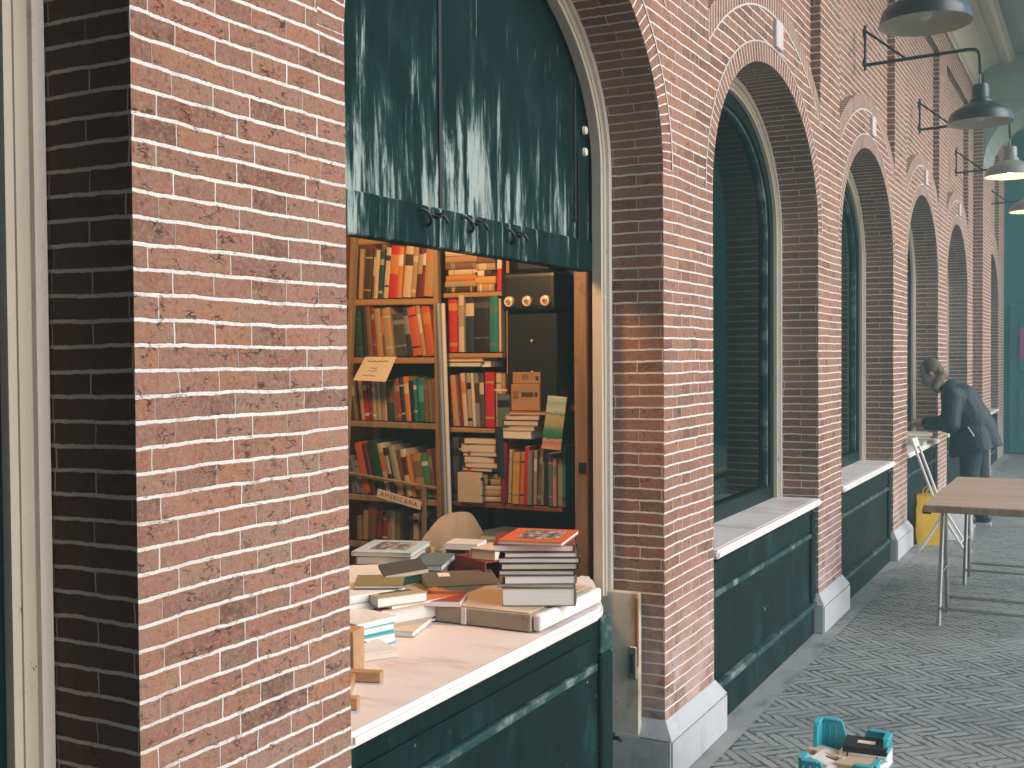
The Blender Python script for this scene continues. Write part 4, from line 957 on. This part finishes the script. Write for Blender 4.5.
# wooden battens of a toy-like frame by the corner
bf = thing('batten_frame', 'small frame of raw tan battens lying on the counter by the brick corner', 'wooden frame', (-.22, 2.40, CT))
for pa, pb, w_, h_ in (((-.07, -.06, .014), (.055, -.02, .014), .030, .026), ((.07, -.21, .012), (-.03, -.04, .012), .030, .022), ((-.07, .0, .055), (-.085, .07, .055), .04, .11)):
    A, Bq = Vector(pa), Vector(pb); d = Bq-A
    m = MB(); m.box((A+Bq)/2, (d.length, w_, h_), M['raw_wood'], math.atan2(d.y, d.x), .002); m.build('batten', bf)
m = MB(); m.box((.118, -.235, .014), (.03, .03, .028), M['raw_wood'], .4, .002); o = m.build('wooden_block')
o.location = (-.22, 2.40, CT); tag(o, 'small cut block of raw wood at the counter edge by the brick corner', 'block')

# chair
ch = thing('chair', 'pale plywood chair with curved back behind the book counter', 'chair', (-.815, 3.84, -.045), R(64))
bm = bmesh.new(); nx, nz = 12, 10; gr = []
for j in range(nz+1):
    v = j/nz; row = []
    for i in range(nx+1):
        u = i/nx*2-1
        top = 1.035-.05*abs(u)**4-.02*u*u; bot = .74-.015*u
        hw = .15*(1-.10*(1-v))*(1 if v < .8 else (1-.22*((v-.8)/.2)**2.2))
        row.append(bm.verts.new((u*hw, .03*u*u-.045*(v-.5), bot+(top-bot)*v)))
    gr.append(row)
for j in range(nz):
    for i in range(nx): bm.faces.new((gr[j][i], gr[j][i+1], gr[j+1][i+1], gr[j+1][i])).smooth = True
r_ = bmesh.ops.solidify(bm, geom=list(bm.faces), thickness=.010)
mb = MB(); mb.add(bm, M['ply']); mb.build('backrest', ch, 50)
m = MB(); m.box((0, .19, .455), (.36, .36, .014), M['ply'], None, .006, 2); m.build('seat', ch)
for sx in (-1, 1):
    m = MB(); m.tube([(sx*.10, .010, .90), (sx*.14, .03, .47), (sx*.155, -.02, .0)], .010, M['ply'], 8); m.build('leg', ch, 40)
    m = MB(); m.tube([(sx*.15, .33, .45), (sx*.165, .35, .0)], .010, M['ply'], 8); m.build('leg', ch, 40)

# booth bulb that lights the shelves, hanging behind the shutter
pb = thing('pendant_bulb', 'warm bare bulb hanging inside the stall behind the shutter', 'lamp', (-.80, 3.10, 2.50))
m = MB(); m.tube([(0, 0, .07), (0, 0, .89)], .004, M['black_metal'], 8); m.build('cord', pb)
m = MB(); m.lathe([(0, -.06), (.022, -.055), (.032, -.03), (.028, -.01), (.016, .02), (.015, .03)], M['bulb_room'], (0, 0, 0), 20); m.build('bulb', pb, 60)
m = MB(); m.lathe([(.017, .03), (.02, .035), (.02, .07), (.006, .075)], M['bakelite'], (0, 0, 0), 16); m.build('socket', pb, 40)
ld = bpy.data.lights.new('booth_light', 'POINT'); ld.energy = 52.; ld.color = (1., .56, .25); ld.shadow_soft_size = .16
o = bpy.data.objects.new('booth_light', ld); o.location = (-.80, 3.10, 2.40); col.objects.link(o)

# ------------------------------------------------------------------ crate of books on the paving
cr = thing('plastic_crate', 'turquoise plastic crate of second hand books standing on the brick paving', 'crate', (.66, 4.045, 0), R(0))
CW, CD, CHt = .245, .31, .25
def side_profile(L, h0, h1, lo, cw):
    """outline of one crate wall: corner heights h0/h1, sunken handle edge lo between them"""
    a = L/2; q = a-cw
    ease = lambda x0, z0, x1, z1: [(x0+(x1-x0)*i/6, z0+(z1-z0)*(3*(i/6)**2-2*(i/6)**3)) for i in range(7)]
    return [(-a, .012), (a, .012), (a, h1)]+ease(q, h1, q-.03, lo)+ease(-q+.03, lo, -q, h0)+[(-a, h0)]
for nm, L, rot, off, h0, h1, lo, cw in (('front_wall', CW, 0, (0, -CD/2), .205, .215, .145, .062), ('back_wall', CW, 0, (0, CD/2), .262, .24, .19, .07),
                                        ('side_wall', CD, 90, (-CW/2, 0), .205, .262, .165, .075), ('side_wall', CD, 90, (CW/2, 0), .215, .24, .19, .085)):
    m = MB(); m.prism(side_profile(L-.004, h0, h1, lo, cw), -.007, .007, M['crate'], 1, .002)
    a = L/2
    for sx, hh in ((-1, h0), (1, h1)):
        for dx in (.012, .034, .056): m.box((sx*(a-dx), -.010 if rot == 0 and off[1] < 0 else .0, hh/2), (.006, .020, hh-.035), M['crate'], None, .002)
        m.box((sx*(a-cw/2), 0, hh-.003), (cw-.004, .024, .010), M['crate'], None, .003)
    m.box((0, 0, lo-.004), (L-2*cw-.05, .022, .010), M['crate'], None, .003)
    o = m.build(nm, cr); o.location = (off[0], off[1], 0); o.rotation_euler = (0, 0, R(rot))
m = MB(); m.box((0, 0, .01), (CW-.004, CD-.004, .012), M['crate']); m.build('base', cr)
GK = 'books in the turquoise crate'
zz = .018
for i, (c_, T_, lab) in enumerate((('brown', .04, 'brown book hidden low in the turquoise crate'), ('grey', .04, 'grey book low in the turquoise crate'), ('beige', .042, 'beige book in the middle of the turquoise crate'))):
    lying(.66, 4.045, zz, .25, .19, T_, R(2*i), c_, lab, GK); zz += T_+.0006
lying(.715, 4.125, zz, .16, .12, .05, R(86), 'white', 'thick white paged book at the back of the crate', GK, 'page_white')
lying(.715, 4.13, zz+.0506, .15, .12, .022, R(94), 'black', 'black covered book with pale oval on top at the crate back', GK, 'page_white', True, None, None, top_label('card', .5, .5, .25, .4))
lying(.64, 4.02, zz, .16, .12, .03, R(78), 'white', 'white printed book tilted in the middle of the crate', GK, 'page', False, None, ('X', R(10)), top_label('ink', .45, .6, .08, .4))
lying(.72, 3.99, zz, .13, .09, .028, R(95), 'white', 'white book with a red mark at the right of the crate', GK, 'page_white', False, None, None, top_label('pink', .4, .5, .15, .2))
lying(.72, 4.0, zz+.030, .15, .11, .016, R(70), 'cream', 'cream thin book uppermost at the right of the crate', GK, 'page_white', False, None, ('X', R(-6)))
lying(.70, 4.06, zz+.0, .12, .14, .022, R(20), 'white', 'white magazine wedged in the middle of the crate', GK, 'page_white', False, None, ('Y', R(-9)))
lying(.595, 4.0, zz, .13, .10, .03, R(55), 'white', 'white booklet leaning in the front left of the crate', GK, 'page_white', False, None, ('Y', R(14)))
lying(.60, 4.09, zz, .15, .10, .035, R(70), 'cream', 'cream paged book by the tall crate corner', GK, 'page_white', False, None, ('Y', R(8)))
lying(.615, 3.945, zz, .17, .065, .03, R(80), 'cream', 'cream paperback at the front dip of the crate', GK, 'page_white', False, None, ('X', R(6)))

# ------------------------------------------------------------------ folding table
tb = thing('folding_table', 'long folding table with a worn brown board top on steel trestles', 'table', (.93, 7.70, 0))
m = MB(); m.box((0, 0, .722), (.80, 1.66, .022), M['table_wood'], None, .004, 2); m.build('tabletop', tb)
m = MB(); m.box((0, -.828, .708), (.80, .014, .040), M['rack_wood'], None, .003); m.box((-.40, 0, .704), (.012, 1.64, .03), M['rack_wood'], None, .003); m.box((-.385, -.80, .690), (.05, .03, .03), M['black_metal'], None, .004); m.build('edge_rail', tb)
for y0 in (-.50, .82-.0):
    yy = (7.02-7.70, 7.425-7.70) if y0 < 0 else (8.37-7.70, 8.69-7.70)
    ym = (yy[0]+yy[1])/2
    for sx in (-1, 1):
        for y_ in yy:
            m = MB(); m.tube([(sx*.33, ym+(y_-ym)*.22, .70), (sx*.335, y_, 0)], .0125, M['steel'], 10); m.build('leg', tb, 40)
    for y_ in yy:
        m = MB(); m.tube([(-.335, y_*.92+ym*.08, .10), (.335, y_*.92+ym*.08, .10)], .009, M['steel'], 8); m.build('crossbar', tb, 40)
    m = MB(); m.tube([(-.33, yy[0]*.6+ym*.4, .30), (-.33, yy[1]*.6+ym*.4, .30)], .006, M['steel'], 8); m.build('spreader', tb, 40)

# ------------------------------------------------------------------ white folding chair, bags, books on the far sill
fc = thing('folding_chair', 'white metal folding chair with crossed legs beside the yellow bag', 'chair', (.28, 9.55, 0))
for dy in (-.02, .20):
    m = MB(); m.tube([(-.20, dy, .90), (-.02, dy, .40), (.22, dy, .0)], .010, M['white_metal'], 10); m.build('back_leg', fc, 40)
    m = MB(); m.tube([(.10, dy+.015, .44), (-.16, dy+.015, .0)], .009, M['white_metal'], 10); m.build('front_leg', fc, 40)
m = MB(); m.box((-.195, .09, .885), (.02, .25, .075), M['white_metal'], Matrix.Rotation(R(-18), 4, 'Y'), .006, 2); m.build('back_slat', fc)
m = MB(); m.box((.05, .09, .44), (.24, .20, .014), M['white_metal'], None, .005); m.build('seat', fc)
m = MB(); m.tube([(.16, -.02, .10), (.16, .20, .10)], .006, M['white_metal'], 8); m.build('crossbar', fc, 40)
def bag(name, c, w, d, h, mname, label, rz):
    t = thing(name, label, 'bag', c, rz)
    bm = bmesh.new(); n = 7; L = []
    for j in range(n+1):
        v = j/n; ww = w*(1+.05*math.sin(v*5)); dd = d*(1-.35*v)
        ring = []
        for (sx, sy, k) in [(-1, -1, 0), (-.5, -1.12, 1), (0, -.96, 2), (.5, -1.1, 3), (1, -1, 4), (1.05, 0, 5), (1, 1, 6), (.4, 1.08, 7), (-.4, 1.02, 8), (-1, 1, 9), (-1.05, 0, 10)]:
            ring.append(bm.verts.new((sx*ww/2+random.uniform(-.006, .006), sy*dd/2+random.uniform(-.008, .008), v*h+(random.uniform(-.012, .012) if j else 0))))
        L.append(ring)
    for A, Bq in zip(L, L[1:]):
        for k in range(11): bm.faces.new((A[k], A[(k+1) % 11], Bq[(k+1) % 11], Bq[k]))
    bm.faces.new(L[0][::-1])
    q = MB(); q.add(bm, M[mname]); q.build('bag_body', t, 50)
    for sy in (-1, 1):
        q = MB(); q.tube([(-w*.2, sy*d*.33, h*.96), (-w*.16, sy*d*.34, h*1.1), (0, sy*d*.3, h*1.16), (w*.16, sy*d*.34, h*1.1), (w*.2, sy*d*.33, h*.96)], .006, M[mname], 6); q.build('bag_handle', t, 40)
    return t
bag('shopping_bag', (.145, 10.05, 0), .25, .14, .42, 'yellow_bag', 'yellow shopping bag standing on the paving under the far counter', R(25))
bag('shopping_bag', (.315, 10.42, 0), .24, .13, .40, 'white_bag', 'white carrier bag standing behind the yellow bag', R(20))
zz = .778
for i, (c_, T_) in enumerate((('white', .03), ('pale_blue', .02), ('tan', .03), ('cream', .03))):
    lying(-.12+.01*i, 10.85, zz, .26, .24, T_, R(8*i), c_, f'{c_.replace("_", " ")} book, {ORD[i]} from the bottom of the pile under the man\'s hands', 'books on the far sill', 'page'); zz += T_+.001

# ------------------------------------------------------------------ the man
def blob_mesh(name, parts, voxel, m, parent, smooth=3):
    """one continuous surface grown round balls and tapered limbs (a, ra, b, rb)"""
    bm = bmesh.new()
    def ball(c, r):
        b2 = bmesh.ops.create_uvsphere(bm, u_segments=20, v_segments=14, radius=1.)
        rr = r if isinstance(r, tuple) else (r, r, r)
        for v in b2['verts']: v.co = Vector(c)+Vector((v.co.x*rr[0], v.co.y*rr[1], v.co.z*rr[2]))
    for p in parts:
        if len(p) == 2: ball(*p)
        elif len(p) == 3:                       # rotated ellipsoid: centre, radii, rotation matrix
            b2 = bmesh.ops.create_uvsphere(bm, u_segments=24, v_segments=16, radius=1.)
            for v in b2['verts']: v.co = Vector(p[0])+p[2] @ Vector((v.co.x*p[1][0], v.co.y*p[1][1], v.co.z*p[1][2]))
        else:
            A, ra, Bv, rb = Vector(p[0]), p[1], Vector(p[2]), p[3]; d = Bv-A; n = 14
            a = d.orthogonal().normalized(); b = d.normalized().cross(a)
            ball(A, ra); ball(Bv, rb)
            r1 = [bm.verts.new(A+(a*math.cos(2*PI*k/n)+b*math.sin(2*PI*k/n))*ra) for k in range(n)]
            r2 = [bm.verts.new(Bv+(a*math.cos(2*PI*k/n)+b*math.sin(2*PI*k/n))*rb) for k in range(n)]
            for k in range(n): bm.faces.new((r1[k], r1[(k+1) % n], r2[(k+1) % n], r2[k]))
            bm.faces.new(r1[::-1]); bm.faces.new(r2)
    me = bpy.data.meshes.new(name); bm.to_mesh(me); bm.free()
    o = bpy.data.objects.new(name, me); col.objects.link(o)
    rm = o.modifiers.new('r', 'REMESH'); rm.mode = 'VOXEL'; rm.voxel_size = voxel; rm.use_smooth_shade = True
    if smooth: sm = o.modifiers.new('s', 'SMOOTH'); sm.iterations = smooth; sm.factor = .5
    me2 = bpy.data.meshes.new_from_object(o.evaluated_get(bpy.context.evaluated_depsgraph_get()))
    bpy.data.objects.remove(o); me2.materials.clear(); me2.materials.append(m)
    me2.name = name; o = bpy.data.objects.new(name, me2); col.objects.link(o); o.parent = parent
    me2.polygons.foreach_set('use_smooth', [True]*len(me2.polygons))
    return o
man = thing('person', 'man in a dark quilted jacket and scarf bending over the far counter', 'person', (.32, 11.25, 0))
# local frame: he faces -x, his left side is towards -y
hx = -.33                                           # head centre
HR_ = Matrix.Rotation(R(-28), 3, 'Y')               # head tipped forward and down
hc = Vector((hx, -.01, 1.425))
def hp(x, y, z): return hc+HR_ @ Vector((x, y, z))
body = [(hp(.01, 0, .02), (.098, .076, .105), HR_), (hp(-.035, 0, -.05), (.062, .056, .07), HR_), (hp(-.055, 0, -.095), (.035, .035, .028), HR_),
        (hp(-.088, 0, -.015), .012, hp(-.108, 0, -.045), .016), (hp(-.085, 0, .03), (.03, .05, .014), HR_), (hp(-.092, 0, -.075), (.012, .024, .008), HR_),
        (hp(.012, -.078, -.01), (.02, .008, .032), HR_), (hp(.012, .078, -.01), (.02, .008, .032), HR_),
        (hp(.04, 0, -.06), .055, (-.17, 0, 1.27), .062), ((-.17, 0, 1.27), .08, (-.02, 0, 1.08), .13), ((-.02, 0, 1.08), .13, (.03, 0, .85), .135),
        ((.04, -.09, .83), .085, (.02, -.10, .46), .058), ((.02, -.10, .46), .052, (.0, -.10, .10), .038), ((.0, -.10, .06), .04, (-.13, -.11, .035), .032),
        ((.06, .09, .83), .085, (.10, .10, .46), .058), ((.10, .10, .46), .052, (.12, .10, .10), .038), ((.12, .10, .06), .04, (-.01, .10, .035), .032)]
SHL, EL, WR = (-.12, -.19, 1.21), (-.12, -.25, .95), (-.37, -.17, .965)
SHR, ERr, WRr = (-.14, .19, 1.21), (-.20, .26, .96), (-.40, .10, .93)
for S_, E_, W_ in ((SHL, EL, WR), (SHR, ERr, WRr)):
    body += [((-.15, 0, 1.22), .08, S_, .065), (S_, .058, E_, .044), (E_, .042, W_, .030)]
    W_ = Vector(W_); s = -1 if W_.y < 0 else 1
    palm = W_+Vector((-.075, -.01*s, .005)); body += [(W_, .028, palm, .026), (palm+Vector((0, .02, 0)), .016, palm+Vector((0, -.02, 0)), .016)]
    for q, (fy, ln) in enumerate(((-.033, .062), (-.012, .076), (.010, .072), (.031, .056))):
        a = palm+Vector((-.015, fy, 0)); b = a+Vector((-ln*.55, fy*.1, -.012)); c_ = b+Vector((-ln*.3, 0, -.032))
        body += [(a, .0098, b, .0090), (b, .0090, c_, .0075)]
    a = palm+Vector((.03, -.028*s, -.004)); b = a+Vector((-.035, -.022*s, -.018)); body += [(a, .0115, b, .010), (b, .010, b+Vector((-.03, .012*s, -.012)), .0085)]
blob_mesh('body', body, .0065, M['skin'], man, 2)
for s in (-1, 1):
    e = MB(); bm = bmesh.new(); bmesh.ops.create_uvsphere(bm, u_segments=10, v_segments=8, radius=.011); e.add(bm, M['eye']); o = e.build('eye', man, 60); o.location = hp(-.083, .030*s, .008)
hair = [(hp(.030, 0, .034), (.092, .081, .100), HR_), (hp(.075, 0, -.03), (.048, .074, .075), HR_), (hp(.02, -.06, .02), (.055, .026, .055), HR_), (hp(.02, .06, .02), (.055, .026, .055), HR_), (hp(.095, 0, -.085), (.035, .055, .045), HR_)]
blob_mesh('hair', hair, .008, M['hair'], man, 1)
jk = [((-.155, 0, 1.275), .095, (-.06, 0, 1.16), .165), ((-.06, 0, 1.16), .165, (.02, 0, .98), .19), ((.02, 0, .98), .19, (.06, 0, .80), .185),
      ((.05, -.06, .86), .15, (.085, -.07, .72), .14), ((.05, .06, .86), .15, (.085, .07, .72), .14), ((.10, 0, .92), .15, (.21, 0, .74), .095), ((-.02, 0, .86), .14, (-.05, 0, .70), .12), ((.10, .0, .80), .12, (.10, 0, .69), .13)]
for S_, E_, W_ in ((SHL, EL, WR), (SHR, ERr, WRr)):
    jk += [((-.10, 0, 1.17), .13, S_, .10), (S_, .098, E_, .082), (E_, .080, tuple(Vector(W_)+Vector((.03, 0, 0))), .052)]
jko = blob_mesh('jacket', jk, .011, M['jacket'], man, 3)
bm = bmesh.new(); bm.from_mesh(jko.data)                 # cut the hem off clean
bmesh.ops.bisect_plane(bm, geom=bm.verts[:]+bm.edges[:]+bm.faces[:], plane_co=(-.05, 0, .655), plane_no=(.30, 0, -1.), clear_outer=True)
bm.to_mesh(jko.data); bm.free()
sd_ = jko.modifiers.new('cloth', 'SOLIDIFY'); sd_.thickness = .008; sd_.offset = -1
sc_ = [(hp(.05, -.06, -.09), .034, hp(-.02, -.07, -.15), .032), (hp(.05, .06, -.09), .034, hp(-.02, .07, -.15), .032), (hp(.10, -.04, -.07), .036, hp(.10, .04, -.07), .036), (hp(.06, -.06, -.09), .034, hp(.10, -.04, -.07), .036), (hp(.06, .06, -.09), .034, hp(.10, .04, -.07), .036), (hp(-.02, -.06, -.16), .03, hp(-.03, .06, -.17), .03)]
blob_mesh('scarf', sc_, .008, M['scarf'], man, 2)
tr = [((.04, -.085, .84), .115, (.025, -.10, .46), .082), ((.025, -.10, .46), .082, (.0, -.10, .085), .062), ((.06, .085, .84), .115, (.10, .10, .46), .082), ((.10, .10, .46), .082, (.12, .10, .085), .062), ((.05, -.05, .85), .12, (.06, .05, .85), .12)]
blob_mesh('trousers', tr, .011, M['jeans'], man, 2)
for x0, y0 in ((0, -.105), (.12, .10)):
    o = blob_mesh('shoe', [((x0+.03, y0, .075), .05, (x0-.10, y0-.005, .05), .042), ((x0+.02, y0, .05), .044, (x0-.14, y0-.008, .042), .036)], .008, M['shoe'], man, 2)
    q = MB(); q.prism([(x0+.075, y0-.035), (x0+.075, y0+.035), (x0-.02, y0+.042), (x0-.12, y0+.045), (x0-.18, y0+.012), (x0-.18, y0-.022), (x0-.12, y0-.05), (x0-.02, y0-.045)], .001, .026, M['sole'], 2, .004); q.build('sole', o)
pk = MB(); pk.tube([(.02, -.196, .935), (.075, -.215, .85)], .006, M['white_metal'], 6); pk.build('pocket_zip', jko, 40)

# thin cool air in the passage
hz = MB(); hz.box((3.1, 7.75, 2.75), (12.6, 28.5, 7.5), M['plaster'])
hz = tag(hz.build('haze'), kind='stuff')
hm = bpy.data.materials.new('pale haze'); hm.use_nodes = True; hn = hm.node_tree; hn.nodes.remove(hn.nodes['Principled BSDF'])
pv = hn.nodes.new('ShaderNodeVolumePrincipled'); pv.inputs['Color'].default_value = (.58, .90, .92, 1); pv.inputs['Density'].default_value = .0115; pv.inputs['Anisotropy'].default_value = .2
hn.links.new(pv.outputs[0], hn.nodes['Material Output'].inputs['Volume']); hz.data.materials.clear(); hz.data.materials.append(hm)
# ------------------------------------------------------------------ camera, light, world
cam_d = bpy.data.cameras.new('camera'); cam = bpy.data.objects.new('camera', cam_d); col.objects.link(cam)
F = 1130.; pitch = -math.atan(27./F); yaw = .4859271; roll = .0067
f_ = Vector((-math.sin(yaw)*math.cos(pitch), math.cos(yaw)*math.cos(pitch), math.sin(pitch)))
r0 = Vector((math.cos(yaw), math.sin(yaw), 0)); u0 = r0.cross(f_)
r_ = r0*math.cos(roll)-u0*math.sin(roll); u_ = r0*math.sin(roll)+u0*math.cos(roll)
cam.matrix_world = Matrix(((r_.x, u_.x, -f_.x, 1.473), (r_.y, u_.y, -f_.y, 0.), (r_.z, u_.z, -f_.z, 1.6), (0, 0, 0, 1)))
cam_d.sensor_width = 36.; cam_d.lens = F/1024*36; cam_d.clip_end = 300; cam_d.clip_start = .05
scene.camera = cam
SUN = Vector((1., .10, .56)).normalized()
elev = math.asin(SUN.z); azim = math.atan2(SUN.x, SUN.y)
sd = bpy.data.lights.new('sun', 'SUN'); sd.energy = 1.9; sd.angle = R(55); sd.color = (1., .965, .96)
so = bpy.data.objects.new('sun', sd); col.objects.link(so); so.rotation_euler = (-SUN).to_track_quat('-Z', 'Y').to_euler(); so.location = (6, 6, 5)
w = bpy.data.worlds.new('World'); scene.world = w; w.use_nodes = True
bg = w.node_tree.nodes['Background']; sk = w.node_tree.nodes.new('ShaderNodeTexSky'); sk.sky_type = 'NISHITA'; sk.sun_disc = False
sk.sun_elevation = elev; sk.sun_rotation = azim
w.node_tree.links.new(sk.outputs[0], bg.inputs[0]); bg.inputs[1].default_value = .15
vs = scene.view_settings; vs.view_transform = 'Standard'; vs.look = 'None'; vs.gamma = 1.; vs.exposure = .62; vs.use_curve_mapping = False
scene.cycles.use_denoising = True; scene.cycles.max_bounces = 6; scene.cycles.diffuse_bounces = 4; scene.cycles.sample_clamp_indirect = 4.
